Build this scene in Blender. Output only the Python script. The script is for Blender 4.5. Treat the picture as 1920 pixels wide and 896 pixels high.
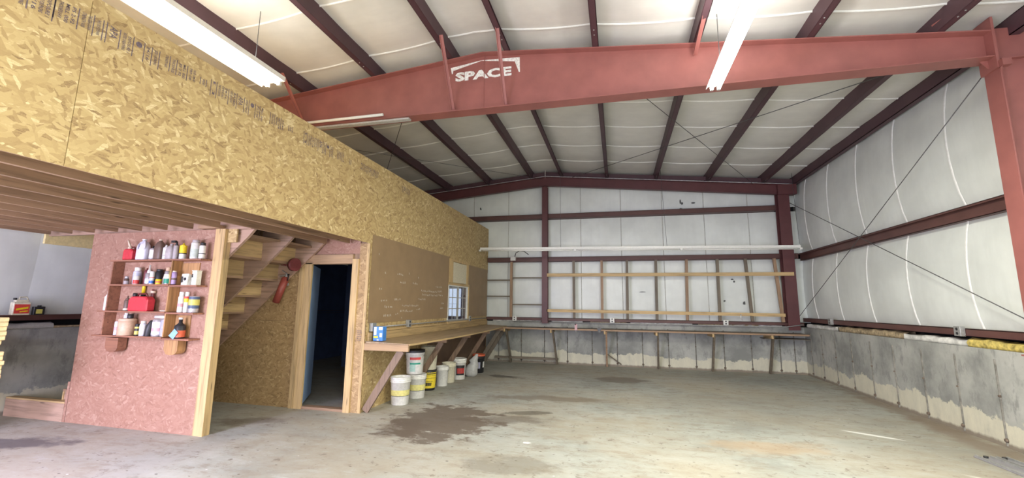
import bpy, bmesh, math, random
from mathutils import Vector, Matrix
from mathutils import noise as mnoise
for o in list(bpy.data.objects): bpy.data.objects.remove(o)
SC = bpy.context.scene
COL = SC.collection
R = math.radians
random.seed(7)

# ------------------------------------------------------------------ camera
F_PX, PITCH, YAW, ROLL = 801.5, 0.15240, -0.24189, -0.01201
cy, sy, cp, sp = math.cos(YAW), math.sin(YAW), math.cos(PITCH), math.sin(PITCH)
fwd = Vector((sy*cp, cy*cp, sp)); right0 = Vector((cy, -sy, 0)); up0 = right0.cross(fwd)
right = math.cos(ROLL)*right0 - math.sin(ROLL)*up0
up = math.sin(ROLL)*right0 + math.cos(ROLL)*up0
cam_d = bpy.data.cameras.new('camera'); cam = bpy.data.objects.new('camera', cam_d); COL.objects.link(cam)
cam_d.sensor_fit = 'HORIZONTAL'; cam_d.sensor_width = 36.0; cam_d.lens = F_PX/1920*36.0
cam_d.clip_start = .05; cam_d.clip_end = 200
cam.matrix_world = Matrix(((right.x, up.x, -fwd.x, 0), (right.y, up.y, -fwd.y, 0), (right.z, up.z, -fwd.z, 1.5), (0, 0, 0, 1)))
SC.camera = cam
# ------------------------------------------------------------------ world and exposure
W = bpy.data.worlds.new('world'); SC.world = W; W.use_nodes = True
bgn = W.node_tree.nodes['Background']; bgn.inputs[0].default_value = (.62, .76, 1, 1); bgn.inputs[1].default_value = 1.6
SC.view_settings.view_transform = 'Standard'; SC.view_settings.look = 'None'
SC.view_settings.exposure = 0.0; SC.view_settings.gamma = 1.0; SC.view_settings.use_curve_mapping = False
# ------------------------------------------------------------------ large lights
def area(name, loc, size, energy, color, rot=(0, 0, 0), spread=180):
    l = bpy.data.lights.new(name, 'AREA'); l.shape = 'RECTANGLE'; l.size, l.size_y = size; l.energy = energy; l.color = color
    l.spread = R(spread)
    o = bpy.data.objects.new(name, l); COL.objects.link(o); o.location = loc; o.rotation_euler = rot; return o
LAMP_COL = (1.0, .985, .84)
DAY_COL = (.76, .72, 1.0)
# daylight through the two open overhead doors of the front wall (behind the camera)
area('daylight_left_door', (-5.3, -2.35, 1.12), (3.3, 2.0), 520, DAY_COL, (R(68), 0, 0))
area('daylight_right_door', (1.5, -2.35, 1.6), (4.0, 3.0), 200, (.97, .95, 1.0), (R(90), 0, 0))

# ------------------------------------------------------------------ materials
def newmat(name):
    m = bpy.data.materials.new(name); m.use_nodes = True
    nt = m.node_tree; return m, nt, nt.nodes['Principled BSDF']
def N(nt, t, **kw):
    n = nt.nodes.new(t)
    for k, v in kw.items(): setattr(n, k, v)
    return n
def setin(n, **kw):
    for k, v in kw.items(): n.inputs[k.replace('_', ' ')].default_value = v
def ramp(nt, fac, stops):
    r = N(nt, 'ShaderNodeValToRGB'); e = r.color_ramp.elements
    while len(e) < len(stops): e.new(.5)
    for i, (p, c) in enumerate(stops):
        e[i].position = p; e[i].color = (*c, 1) if len(c) == 3 else c
    nt.links.new(fac, r.inputs[0]); return r.outputs[0]
def mix(nt, fac, a, b, mode='MIX'):
    m = N(nt, 'ShaderNodeMix', data_type='RGBA', blend_type=mode)
    for s, v in ((0, fac), (6, a), (7, b)):
        if isinstance(v, (int, float)): m.inputs[s].default_value = v
        elif isinstance(v, tuple): m.inputs[s].default_value = (*v, 1) if len(v) == 3 else v
        else: nt.links.new(v, m.inputs[s])
    return m.outputs[2]
def math_(nt, op, a, b=None, c=None):
    m = N(nt, 'ShaderNodeMath', operation=op)
    for i, v in enumerate((a, b, c)):
        if v is None: continue
        if isinstance(v, (int, float)): m.inputs[i].default_value = v
        else: nt.links.new(v, m.inputs[i])
    return m.outputs[0]
def coords(nt, scale=(1, 1, 1), rot=(0, 0, 0), src=None):
    mp = N(nt, 'ShaderNodeMapping'); mp.inputs['Scale'].default_value = scale; mp.inputs['Rotation'].default_value = rot
    if src is None:
        tc = N(nt, 'ShaderNodeTexCoord'); src = tc.outputs['Object']
    nt.links.new(src, mp.inputs[0]); return mp.outputs[0]
def noise(nt, vec, scale, detail=4, rough=.55, dist=0):
    n = N(nt, 'ShaderNodeTexNoise'); setin(n, Scale=scale, Detail=detail, Roughness=rough, Distortion=dist)
    if vec is not None: nt.links.new(vec, n.inputs['Vector'])
    return n.outputs[0]
def bump(nt, b, h, strength, dist=.01):
    bn = N(nt, 'ShaderNodeBump'); bn.inputs['Strength'].default_value = strength; bn.inputs['Distance'].default_value = dist
    nt.links.new(h, bn.inputs['Height']); nt.links.new(bn.outputs[0], b.inputs['Normal'])
def plain(name, col, rough=.5, metal=0, var=.12, vs=30):
    m, nt, b = newmat(name)
    f = noise(nt, coords(nt), vs, 3)
    c2 = tuple(max(0, c*(1-var*1.6)) for c in col); c1 = tuple(min(1, c*(1+var)) for c in col)
    nt.links.new(ramp(nt, f, [(.3, c2), (.7, c1)]), b.inputs['Base Color'])
    b.inputs['Roughness'].default_value = rough; b.inputs['Metallic'].default_value = metal
    return m
def osb(name, pal, flake=1.0, rough=.62):
    m, nt, b = newmat(name)
    tc = N(nt, 'ShaderNodeTexCoord'); sx = N(nt, 'ShaderNodeSeparateXYZ'); nt.links.new(tc.outputs['Object'], sx.inputs[0])
    oi = N(nt, 'ShaderNodeObjectInfo')
    u = math_(nt, 'ADD', math_(nt, 'ADD', sx.outputs[0], sx.outputs[1]), math_(nt, 'MULTIPLY', oi.outputs['Random'], 37.0))
    cb = N(nt, 'ShaderNodeCombineXYZ'); nt.links.new(u, cb.inputs[0]); nt.links.new(sx.outputs[2], cb.inputs[1])
    wob = noise(nt, cb.outputs[0], 14, 3)
    ad = N(nt, 'ShaderNodeVectorMath', operation='MULTIPLY_ADD'); nt.links.new(cb.outputs[0], ad.inputs[0])
    ad.inputs[1].default_value = (1, 1, 1)
    wv = N(nt, 'ShaderNodeCombineXYZ'); nt.links.new(math_(nt, 'MULTIPLY', wob, .045), wv.inputs[0]); nt.links.new(math_(nt, 'MULTIPLY', wob, -.03), wv.inputs[1])
    nt.links.new(wv.outputs[0], ad.inputs[2]); base = ad.outputs[0]
    layers = []
    for k, (ang, sx_, sy_) in enumerate(((-13, 10, 44), (17, 12, 48), (-38, 13, 42), (66, 17, 50))):
        mp = coords(nt, (sx_/flake, sy_/flake, 1), (0, 0, 0), coords(nt, (1, 1, 1), (0, 0, R(ang)), base))
        v = N(nt, 'ShaderNodeTexVoronoi', voronoi_dimensions='2D'); setin(v, Scale=1.0, Randomness=1.0); nt.links.new(mp, v.inputs['Vector'])
        sc = N(nt, 'ShaderNodeSeparateColor'); nt.links.new(v.outputs['Color'], sc.inputs[0]); layers.append((sc.outputs[0], sc.outputs[1]))
    val = layers[0][0]
    for (c, msk), th in zip(layers[1:], (.5, .62, .80)):
        g = math_(nt, 'GREATER_THAN', msk, th)
        mm = N(nt, 'ShaderNodeMix', data_type='FLOAT'); nt.links.new(g, mm.inputs[0]); nt.links.new(val, mm.inputs[2]); nt.links.new(c, mm.inputs[3]); val = mm.outputs[0]
    fine = noise(nt, coords(nt, (60, 60, 60), (0, 0, 0), base), 2.2, 3)
    grain = noise(nt, coords(nt, (9, 70, 9), (0, 0, R(-8)), base), 1.6, 5, .7)
    v2 = math_(nt, 'ADD', math_(nt, 'MULTIPLY', val, .55), math_(nt, 'ADD', math_(nt, 'MULTIPLY', fine, .15), math_(nt, 'MULTIPLY', grain, .30)))
    col = ramp(nt, v2, [(0.17, pal[0]), (.26, pal[1]), (.48, pal[2]), (.70, pal[3]), (.80, pal[4])])
    big = noise(nt, base, .9, 2)
    col = mix(nt, ramp(nt, big, [(.35, (0, 0, 0)), (.75, (.35, .35, .35))]), col, pal[5], 'MULTIPLY')
    nt.links.new(col, b.inputs['Base Color']); b.inputs['Roughness'].default_value = rough
    bump(nt, b, val, .25, .004)
    return m
def wood(name, col, axis='x', rough=.6, contrast=1.0):
    m, nt, b = newmat(name)
    s = {'x': (1.2, 22, 22), 'y': (22, 1.2, 22), 'z': (22, 22, 1.2)}[axis]
    oi = N(nt, 'ShaderNodeObjectInfo')
    tc = N(nt, 'ShaderNodeTexCoord')
    ad = N(nt, 'ShaderNodeVectorMath', operation='ADD'); nt.links.new(tc.outputs['Object'], ad.inputs[0])
    cb = N(nt, 'ShaderNodeCombineXYZ')
    for i in range(3): nt.links.new(math_(nt, 'MULTIPLY', oi.outputs['Random'], 11.0+i*5), cb.inputs[i])
    nt.links.new(cb.outputs[0], ad.inputs[1]); src = ad.outputs[0]
    g = noise(nt, coords(nt, s, (0, 0, 0), src), 1.3, 5, .6, .5)
    k = .22*contrast
    dark = tuple(c*(1-k*1.7) for c in col); lite = tuple(min(1, c*(1+k*.7)) for c in col)
    c = ramp(nt, g, [(.32, dark), (.5, col), (.72, lite)])
    sk = {'x': (1.1, 8, 8), 'y': (8, 1.1, 8), 'z': (8, 8, 1.1)}[axis]
    v = N(nt, 'ShaderNodeTexVoronoi'); setin(v, Scale=1.5); nt.links.new(coords(nt, sk, (0, 0, 0), src), v.inputs['Vector'])
    kn = ramp(nt, v.outputs['Distance'], [(.05, (1, 1, 1)), (.11, (0, 0, 0))])
    c = mix(nt, kn, c, tuple(x*.38 for x in col))
    br = math_(nt, 'ADD', math_(nt, 'MULTIPLY', oi.outputs['Random'], .22), .89)
    hs = N(nt, 'ShaderNodeHueSaturation'); nt.links.new(c, hs.inputs['Color']); nt.links.new(br, hs.inputs['Value'])
    nt.links.new(hs.outputs[0], b.inputs['Base Color']); b.inputs['Roughness'].default_value = rough
    bump(nt, b, g, .15, .003)
    return m
def vinyl(name, col, vert=False):
    m, nt, b = newmat(name)
    v = coords(nt)
    f = noise(nt, v, 1.6, 4); f2 = noise(nt, coords(nt, (9, 9, 1.2) if vert else (1.2, 9, 9)), 1.5, 4)
    c = ramp(nt, f, [(.3, tuple(x*.88 for x in col)), (.7, tuple(min(1, x*1.06) for x in col))])
    c = mix(nt, ramp(nt, f2, [(.45, (0, 0, 0)), (.9, (.4, .4, .4))]), c, tuple(x*.84 for x in col))
    nt.links.new(c, b.inputs['Base Color']); b.inputs['Roughness'].default_value = .38
    bump(nt, b, f, .25, .03)
    return m
def steel(name, col, rough=.45):
    m, nt, b = newmat(name)
    v = coords(nt); f = noise(nt, v, 3, 5)
    c = ramp(nt, f, [(.3, tuple(x*.84 for x in col)), (.65, tuple(x*1.08 for x in col))])
    sc = noise(nt, coords(nt, (14, 14, 14)), 2.0, 6, .7)
    c = mix(nt, ramp(nt, sc, [(.72, (0, 0, 0)), (.78, (.8, .8, .8))]), c, tuple(min(1, x*1.9+.04) for x in col))
    nt.links.new(c, b.inputs['Base Color']); b.inputs['Roughness'].default_value = rough
    return m
def concrete_wall(name):
    m, nt, b = newmat(name)
    tc = N(nt, 'ShaderNodeTexCoord'); P = tc.outputs['Object']
    sx = N(nt, 'ShaderNodeSeparateXYZ'); nt.links.new(P, sx.inputs[0])
    f = noise(nt, P, 1.3, 6, .62); f2 = noise(nt, coords(nt, (5, 5, 2.2)), 1.3, 6, .7)
    c = ramp(nt, f, [(.37, (.235, .24, .225)), (.5, (.34, .345, .32)), (.62, (.43, .43, .40))])
    c = mix(nt, ramp(nt, f2, [(.52, (0, 0, 0)), (.64, (.75, .75, .75))]), c, (.20, .205, .195))
    edge = noise(nt, coords(nt, (1.0, 1.0, 1.0)), 1.5, 9, .72)
    h = math_(nt, 'ADD', sx.outputs[2], math_(nt, 'MULTIPLY', edge, -.56))
    lo = ramp(nt, h, [(.0, (1, 1, 1)), (.015, (0, 0, 0))])
    pale = ramp(nt, f2, [(.3, (.64, .61, .48)), (.6, (.54, .52, .42)), (.8, (.38, .37, .32))])
    c = mix(nt, lo, c, pale)
    # damp dirt right at the foot of the wall
    ft = ramp(nt, math_(nt, 'ADD', sx.outputs[2], math_(nt, 'MULTIPLY', f2, -.07)), [(.0, (.8, .8, .8)), (.03, (0, 0, 0))])
    c = mix(nt, ft, c, (.16, .12, .09))
    nt.links.new(c, b.inputs['Base Color']); b.inputs['Roughness'].default_value = .85
    bump(nt, b, f2, .3, .01); return m
def concrete_floor(name):
    m, nt, b = newmat(name)
    tc = N(nt, 'ShaderNodeTexCoord'); P = tc.outputs['Object']
    f = noise(nt, P, .6, 8, .66, .2); f2 = noise(nt, coords(nt, (1, 1.9, 1)), 2.7, 12, .80, .15); f3 = noise(nt, P, 6, 10, .78)
    c = ramp(nt, f, [(.36, (.28, .29, .265)), (.5, (.355, .365, .33)), (.64, (.42, .415, .37))])
    c = mix(nt, ramp(nt, f2, [(.50, (0, 0, 0)), (.59, (.62, .62, .62))]), c, (.24, .21, .165))
    zone = noise(nt, coords(nt, (.55, .8, 1)), .8, 5, .6)
    c = mix(nt, ramp(nt, zone, [(.42, (0, 0, 0)), (.60, (.6, .6, .6))]), c, (.36, .315, .235))
    c = mix(nt, ramp(nt, f2, [(.36, (.6, .6, .6)), (.46, (0, 0, 0))]), c, (.43, .445, .42))
    c = mix(nt, ramp(nt, f3, [(.575, (0, 0, 0)), (.63, (.75, .75, .75))]), c, (.17, .145, .11))
    for sc_, th, col_ in ((3.1, .035, (.06, .05, .04)), (2.3, .022, (.75, .74, .70)), (6.0, .06, (.12, .10, .07))):
        vv = N(nt, 'ShaderNodeTexVoronoi'); setin(vv, Scale=sc_); nt.links.new(coords(nt, (1, 1.6, 1)), vv.inputs['Vector'])
        c = mix(nt, ramp(nt, vv.outputs['Distance'], [(th, (.85, .85, .85)), (th*1.5, (0, 0, 0))]), c, col_)
    sx = N(nt, 'ShaderNodeSeparateXYZ'); nt.links.new(P, sx.inputs[0])
    nz = noise(nt, coords(nt, (1, 1.5, 1)), 2.6, 7, .68)
    def blot(c, x, y, rx, ry, rot, col, amt, sharp=.12, nzamp=1.1):
        dx = math_(nt, 'ADD', sx.outputs[0], -x); dy = math_(nt, 'ADD', sx.outputs[1], -y)
        ca, sa = math.cos(rot), math.sin(rot)
        a = math_(nt, 'MULTIPLY', math_(nt, 'ADD', math_(nt, 'MULTIPLY', dx, ca), math_(nt, 'MULTIPLY', dy, sa)), 1/rx)
        d = math_(nt, 'MULTIPLY', math_(nt, 'ADD', math_(nt, 'MULTIPLY', dx, -sa), math_(nt, 'MULTIPLY', dy, ca)), 1/ry)
        r = math_(nt, 'SQRT', math_(nt, 'ADD', math_(nt, 'MULTIPLY', a, a), math_(nt, 'MULTIPLY', d, d)))
        r = math_(nt, 'ADD', r, math_(nt, 'MULTIPLY', math_(nt, 'ADD', nz, -.5), nzamp*2))
        k = ramp(nt, r, [(.80-sharp, (amt,)*3), (.80+sharp, (0, 0, 0))])
        return mix(nt, k, c, col)
    brown = (.115, .085, .062)
    c = blot(c, -2.25, 5.45, .80, 1.0, 0, brown, .85, .10, 1.3)
    c = blot(c, -1.55, 5.75, .75, .22, .2, brown, .6, .2)
    c = blot(c, -2.6, 5.0, .35, .5, .3, brown, .55, .2)
    c = blot(c, 0.0, 9.4, .62, .42, 0, brown, .62, .15)
    c = blot(c, -2.35, 9.05, .5, .16, -.2, (.08, .07, .055), .8, .15)
    c = blot(c, -1.1, 7.2, 1.2, .22, .1, (.17, .13, .09), .6, .2)
    c = blot(c, -1.2, 6.2, .5, .12, .3, (.10, .085, .06), .7, .15)
    c = blot(c, 1.55, 5.45, .75, .3, .2, (.42, .29, .17), .5, .35)
    c = blot(c, 1.7, 7.3, 1.3, 1.3, 0, (.24, .225, .19), .35, .3)
    c = blot(c, -6.3, 3.35, .8, .22, .35, (.10, .09, .10), .8, .2)
    c = blot(c, -1.0, 4.2, .5, .3, .2, (.12, .1, .07), .45, .2)
    c = blot(c, 2.93, 6.32, .34, .05, -.5, (.78, .78, .74), .9, .2, .25)
    c = blot(c, 3.3, 4.9, .35, .05, -.7, (.72, .70, .64), .8, .3, .4)
    c = blot(c, -4.6, 4.75, .5, .2, .4, (.14, .11, .085), .6, .2)
    for (x, y, a) in ((4.05, 8.0, .95), (3.95, 6.0, .9)):
        c = blot(c, x, y, .22, 2.2, 0, (.22, .165, .12), .65, .35, .8)
    nt.links.new(c, b.inputs['Base Color'])
    nt.links.new(ramp(nt, f, [(.3, (.60,)*3), (.7, (.80,)*3)]), b.inputs['Roughness'])
    bump(nt, b, f3, .12, .01); return m
def emit(name, col, s):
    m, nt, b = newmat(name); b.inputs['Base Color'].default_value = (.9, .9, .88, 1)
    b.inputs['Emission Color'].default_value = (*col, 1); b.inputs['Emission Strength'].default_value = s; return m
M = {}
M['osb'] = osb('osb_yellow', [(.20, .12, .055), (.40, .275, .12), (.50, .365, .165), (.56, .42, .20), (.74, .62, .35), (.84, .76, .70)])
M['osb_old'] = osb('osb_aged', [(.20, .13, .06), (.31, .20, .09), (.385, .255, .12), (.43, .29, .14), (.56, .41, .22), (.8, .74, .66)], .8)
M['osb_pink'] = osb('osb_pink_tint', [(.24, .125, .085), (.33, .18, .125), (.365, .205, .145), (.385, .225, .16), (.47, .31, .23), (.78, .62, .56)], .9)  # reddish board, with the pink daylight cast put into its colour
for a in 'xyz':
    M['pine_'+a] = wood('fresh_pine_'+a, (.52, .365, .175), a)
    M['fir_'+a] = wood('brown_fir_'+a, (.32, .205, .125), a)
    M['pink_'+a] = wood('pinkish_fir_'+a, (.40, .265, .19), a)  # fir out of the tubes' reach, pink light cast put into the colour
    M['brown_'+a] = wood('brown_brace_'+a, (.23, .155, .105), a)
    M['tan_'+a] = wood('tan_lumber_'+a, (.44, .29, .16), a)
    M['grey_'+a] = wood('weathered_grey_wood_'+a, (.16, .13, .095), a)
M['shelfwood'] = wood('shelf_wood', (.30, .135, .08), 'x')
M['shelfback'] = wood('shelf_back_wood', (.43, .24, .10), 'z')
M['benchtop'] = wood('bench_plywood', (.40, .29, .17), 'y', .5)
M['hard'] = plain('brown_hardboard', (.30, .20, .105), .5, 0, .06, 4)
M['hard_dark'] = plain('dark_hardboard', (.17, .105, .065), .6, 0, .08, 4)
M['seam_pale'] = plain('pale_seam', (.80, .81, .78), .4, 0, .05)
M['seam_grey'] = plain('grey_seam', (.50, .50, .46), .5, 0, .1)
M['wallwhite'] = vinyl('white_vinyl_wall', (.75, .785, .75), True)
M['roofwhite'] = vinyl('white_vinyl_roof', (.74, .73, .68))
M['tape'] = plain('white_tape', (.86, .86, .82), .3, 0, .03)
M['beam'] = steel('red_primer_beam', (.31, .11, .095))  # lamp-lit copy of the red primer, brightness put into the colour
M['purlin'] = steel('dark_red_primer', (.080, .037, .046), .5)  # the beam's primer again, darkened in colour for the roof shade
M['girt'] = steel('brown_red_primer', (.115, .050, .043), .5)  # same primer, shade along the walls put into the colour
M['conc'] = concrete_wall('foundation_concrete')
M['floor'] = concrete_floor('slab_concrete')
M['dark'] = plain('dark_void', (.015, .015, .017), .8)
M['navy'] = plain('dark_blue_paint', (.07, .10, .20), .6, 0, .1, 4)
M['blue'] = plain('blue_door_paint', (.36, .55, .86), .45, 0, .05, 6)
M['metalgrey'] = plain('galvanised', (.38, .38, .37), .4, .4)
M['wire'] = plain('dark_wire', (.10, .10, .10), .5, .4)
M['fixture'] = plain('white_enamel', (.74, .74, .70), .35, 0, .04)
M['tube_off'] = plain('unlit_tube_glass', (.80, .80, .76), .2, 0, .03)
M['lamp'] = emit('lit_tube', (1.0, .97, .90), 26)
M['spray'] = plain('white_print', (.85, .84, .80), .6, 0, .15, 40)
M['ink'] = plain('stamp_ink', (.16, .12, .14), .7, 0, .3, 60)
M['fibre'] = plain('yellow_fibreglass', (.58, .46, .13), .9, 0, .35, 18)
M['fibre_tan'] = plain('tan_fibreglass', (.42, .33, .20), .9, 0, .35, 18)
M['foil'] = plain('white_foil', (.72, .72, .68), .35, 0, .25, 10)
M['lamp_cool'] = emit('cool_lit_tube', (.75, .78, 1.0), 18)
def P(name, col, rough=.45, metal=0): M[name] = plain(name.replace('_', ' '), col, rough, metal, .08); return M[name]
P('white_plastic', (.74, .73, .68)); P('cream_plastic', (.70, .66, .50)); P('yellow_paint', (.80, .62, .04)); P('yellow_band', (.72, .66, .25))
P('black_plastic', (.02, .02, .022)); P('red_label', (.62, .06, .05)); P('green_label', (.02, .28, .18)); P('orange_plastic', (.62, .12, .05))
P('grey_bag', (.46, .46, .44), .5); P('dark_red', (.15, .03, .03)); P('red_can', (.55, .035, .05)); P('lilac_white', (.66, .66, .76))
P('brown_bottle', (.14, .09, .07)); P('clear_grey', (.42, .38, .38)); P('maroon', (.16, .03, .04)); P('blue_label', (.05, .16, .5))
P('lilac', (.38, .28, .48)); P('silver_can', (.52, .50, .52), .3, .5); P('tan_tub', (.56, .38, .26)); P('beige', (.72, .60, .46))
P('yellow_plastic', (.82, .62, .02)); P('extinguisher_red', (.27, .055, .04), .45); P('pale_blue', (.25, .45, .72)); P('steel_bail', (.35, .35, .34), .3, .8)
P('lumber_yellow', (.82, .68, .34), .6); P('box_blue', (.05, .22, .62)); P('green_yellow', (.55, .5, .12)); P('lamp_socket', (.5, .5, .48))
M['glass'], _nt, _b = newmat('window_glass')
_b.inputs['Transmission Weight'].default_value = 1; _b.inputs['Roughness'].default_value = .02; _b.inputs['IOR'].default_value = 1.45

# ------------------------------------------------------------------ object helpers
def wloc(o):
    v = Vector((0, 0, 0))
    while o is not None: v += Vector(o.location); o = o.parent
    return v
def tag(o, label=None, cat=None, group=None, kind=None):
    if label: o['label'] = label
    if cat: o['category'] = cat
    if group: o['group'] = group
    if kind: o['kind'] = kind
    return o
def thing(name, label, cat, loc=(0, 0, 0), group=None, kind=None):
    o = bpy.data.objects.new(name, None); COL.objects.link(o); o.location = loc; o.empty_display_size = .1
    return tag(o, label, cat, group, kind)
class MB:
    """collects shapes (world coordinates) into one mesh"""
    def __init__(s): s.v = []; s.f = []; s.sm = []
    def add(s, vs, fs, smooth=False):
        n = len(s.v); s.v += [Vector(v) for v in vs]; s.f += [tuple(i+n for i in f) for f in fs]; s.sm += [smooth]*len(fs); return s
    def box(s, x0, x1, y0, y1, z0, z1, j=0):
        x0, x1 = min(x0, x1), max(x0, x1); y0, y1 = min(y0, y1), max(y0, y1); z0, z1 = min(z0, z1), max(z0, z1)
        r = lambda: random.uniform(-j, j) if j else 0
        vs = [(x+r(), y+r(), z+r()) for z in (z0, z1) for y in (y0, y1) for x in (x0, x1)]
        return s.add(vs, [(0, 2, 3, 1), (4, 5, 7, 6), (0, 1, 5, 4), (2, 6, 7, 3), (0, 4, 6, 2), (1, 3, 7, 5)])
    def bar(s, a, b, w, t, hint=(0, 0, 1)):
        """rectangular bar from a to b, width w across, thickness t along hint-ish direction"""
        a, b = Vector(a), Vector(b); d = (b-a).normalized(); h = Vector(hint)
        side = d.cross(h)
        if side.length < 1e-4: side = d.cross(Vector((1, 0, 0)))
        side.normalize(); n = side.cross(d).normalized()
        vs = []
        for p in (a, b):
            for i, jx in ((-1, -1), (1, -1), (1, 1), (-1, 1)): vs.append(p+side*(i*w/2)+n*(jx*t/2))
        return s.add(vs, [(0, 1, 2, 3), (7, 6, 5, 4), (0, 4, 5, 1), (1, 5, 6, 2), (2, 6, 7, 3), (3, 7, 4, 0)])
    def prism(s, pts, d):
        """closed polygon pts (3d) extruded along vector d"""
        pts = [Vector(p) for p in pts]; d = Vector(d); n = len(pts)
        fs = [tuple(range(n)), tuple(range(2*n-1, n-1, -1))]+[((i+1) % n, i, n+i, n+(i+1) % n) for i in range(n)]
        return s.add(pts+[p+d for p in pts], fs)
    def cyl(s, a, b, r, r2=None, n=14, cap=True):
        a, b = Vector(a), Vector(b); r2 = r if r2 is None else r2; d = (b-a).normalized()
        u = d.cross(Vector((0, 0, 1)));
        if u.length < 1e-3: u = Vector((1, 0, 0))
        u.normalize(); w = d.cross(u)
        vs = [p+(u*math.cos(2*math.pi*i/n)+w*math.sin(2*math.pi*i/n))*q for p, q in ((a, r), (b, r2)) for i in range(n)]
        s.add(vs, [(i, (i+1) % n, n+(i+1) % n, n+i) for i in range(n)], True)
        if cap: s.add(vs, [tuple(range(n-1, -1, -1)), tuple(range(n, 2*n))])
        return s
    def tube(s, pts, r, n=6):
        pts = [Vector(p) for p in pts]; rings = []
        for i, p in enumerate(pts):
            d = (pts[min(i+1, len(pts)-1)]-pts[max(i-1, 0)]).normalized(); u = d.cross(Vector((.1, .2, 1))).normalized(); w = d.cross(u)
            rings += [p+(u*math.cos(2*math.pi*k/n)+w*math.sin(2*math.pi*k/n))*r for k in range(n)]
        fs = [(i*n+k, i*n+(k+1) % n, (i+1)*n+(k+1) % n, (i+1)*n+k) for i in range(len(pts)-1) for k in range(n)]
        s.add(rings, fs, True); s.add(rings, [tuple(range(n-1, -1, -1)), tuple(range((len(pts)-1)*n, len(pts)*n))]); return s
    def lathe(s, c, prof, n=24, sx=1, sy=1, a0=0, a1=2*math.pi, capb=True, capt=True):
        c = Vector(c); full = abs(a1-a0-2*math.pi) < 1e-6; m = n if full else n+1
        vs = [c+Vector((math.cos(a0+(a1-a0)*i/n)*r*sx, math.sin(a0+(a1-a0)*i/n)*r*sy, z)) for r, z in prof for i in range(m)]
        fs = []
        for k in range(len(prof)-1):
            for i in range(n): fs.append((k*m+i, k*m+(i+1) % m, (k+1)*m+(i+1) % m, (k+1)*m+i))
        s.add(vs, fs, True)
        if full and capb and prof[0][0] > 1e-4: s.add(vs[:m], [tuple(range(m-1, -1, -1))])
        if full and capt and prof[-1][0] > 1e-4: s.add(vs[-m:], [tuple(range(m))])
        return s
    def build(s, name, mat, parent=None, label=None, cat=None, group=None, kind=None, bevel=0, loc=None, weld=False):
        me = bpy.data.meshes.new(name)
        off = wloc(parent) if parent is not None else Vector(loc or (0, 0, 0))
        me.from_pydata([tuple(v-off) for v in s.v], [], s.f); me.polygons.foreach_set('use_smooth', s.sm)
        me.materials.append(mat if not isinstance(mat, str) else M[mat])
        bm = bmesh.new(); bm.from_mesh(me); bmesh.ops.remove_doubles(bm, verts=bm.verts, dist=1e-5)
        bmesh.ops.recalc_face_normals(bm, faces=bm.faces)
        if bevel:
            es = [e for e in bm.edges if len(e.link_faces) == 2 and e.calc_face_angle(0) > .6]
            bmesh.ops.bevel(bm, geom=es, offset=bevel, segments=1, affect='EDGES')
        bm.to_mesh(me); bm.free(); me.update()
        o = bpy.data.objects.new(name, me); COL.objects.link(o)
        if parent is not None: o.parent = parent
        elif loc: o.location = loc
        return tag(o, label, cat, group, kind)
def B(*a, **k): return MB().box(*a, **k)
def copy_tree(o, parent=None):
    c = o.copy(); COL.objects.link(c)
    if parent is not None: c.parent = parent
    for ch in list(o.children): copy_tree(ch, c)
    return c
def text_mesh(txt, xdir, ydir, origin, width, height, bold=.018):
    """flat lettering fitted to a width x height rectangle; returns MB content"""
    cu = bpy.data.curves.new('lettering', 'FONT'); cu.body = txt; cu.resolution_u = 2; cu.offset = bold
    to = bpy.data.objects.new('lettering', cu); COL.objects.link(to)
    dg = bpy.context.evaluated_depsgraph_get(); me = bpy.data.meshes.new_from_object(to.evaluated_get(dg))
    vs = [v.co.copy() for v in me.vertices]; fs = [tuple(p.vertices) for p in me.polygons]
    bpy.data.objects.remove(to); bpy.data.curves.remove(cu); bpy.data.meshes.remove(me)
    x0, x1 = min(v.x for v in vs), max(v.x for v in vs); y0, y1 = min(v.y for v in vs), max(v.y for v in vs)
    X, Y, O = Vector(xdir), Vector(ydir), Vector(origin)
    m = MB(); m.add([O+X*((v.x-x0)/(x1-x0)*width)+Y*((v.y-y0)/(y1-y0)*height) for v in vs], fs); return m
def struct(name, mb, mat, label=None, **k): return mb.build(name, mat, None, label=label, kind='structure', **k)

# ================================================================== THE SETTING
XL, XR, YF, YB = -7.8, 4.15, -2.4, 11.35      # inner faces of the shell
RX = -1.8                                       # ridge
def zp(x): return 5.0-.0945*abs(x-RX)           # underside of the purlins
floor = struct('floor', B(XL-.4, XR+.6, YF-.3, YB+.5, -.2, 0), 'floor', 'stained grey concrete floor slab')

# ---- ceiling: roof deck, sagging insulation blankets, seams and purlins
PX = [-7.08, -5.86, -4.64, -3.42, -2.20, -1.44, -.24, .99, 2.22, 3.46]
bounds = [XL-.3]+PX+[XR+.25]
seamY = [-2.40+1.07*i for i in range(-1, 14)]; seamY = [y-.03 for y in seamY]
dk = MB()
for a, b_ in ((XL-.5, RX), (RX, XR+.6)):
    dk.prism([(a, YF-.3, zp(a)+.34), (b_, YF-.3, zp(b_)+.34), (b_, YF-.3, zp(b_)+.40), (a, YF-.3, zp(a)+.40)], (0, YB-YF+.8, 0))
ceiling = struct('ceiling', dk, 'dark', 'sloping metal roof lined with white insulation')
def blanket(fn, nu, nv, name, mat, parent, back=None):
    vs = [fn(i/nu, j/nv) for j in range(nv+1) for i in range(nu+1)]
    fs = [(j*(nu+1)+i, j*(nu+1)+i+1, (j+1)*(nu+1)+i+1, (j+1)*(nu+1)+i) for j in range(nv) for i in range(nu)]
    return MB().add(vs, fs, True).build(name, mat, parent)
ys = sorted(set([YF-.1]+[y for y in seamY if YF < y < YB]+[YB+.2]))
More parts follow.
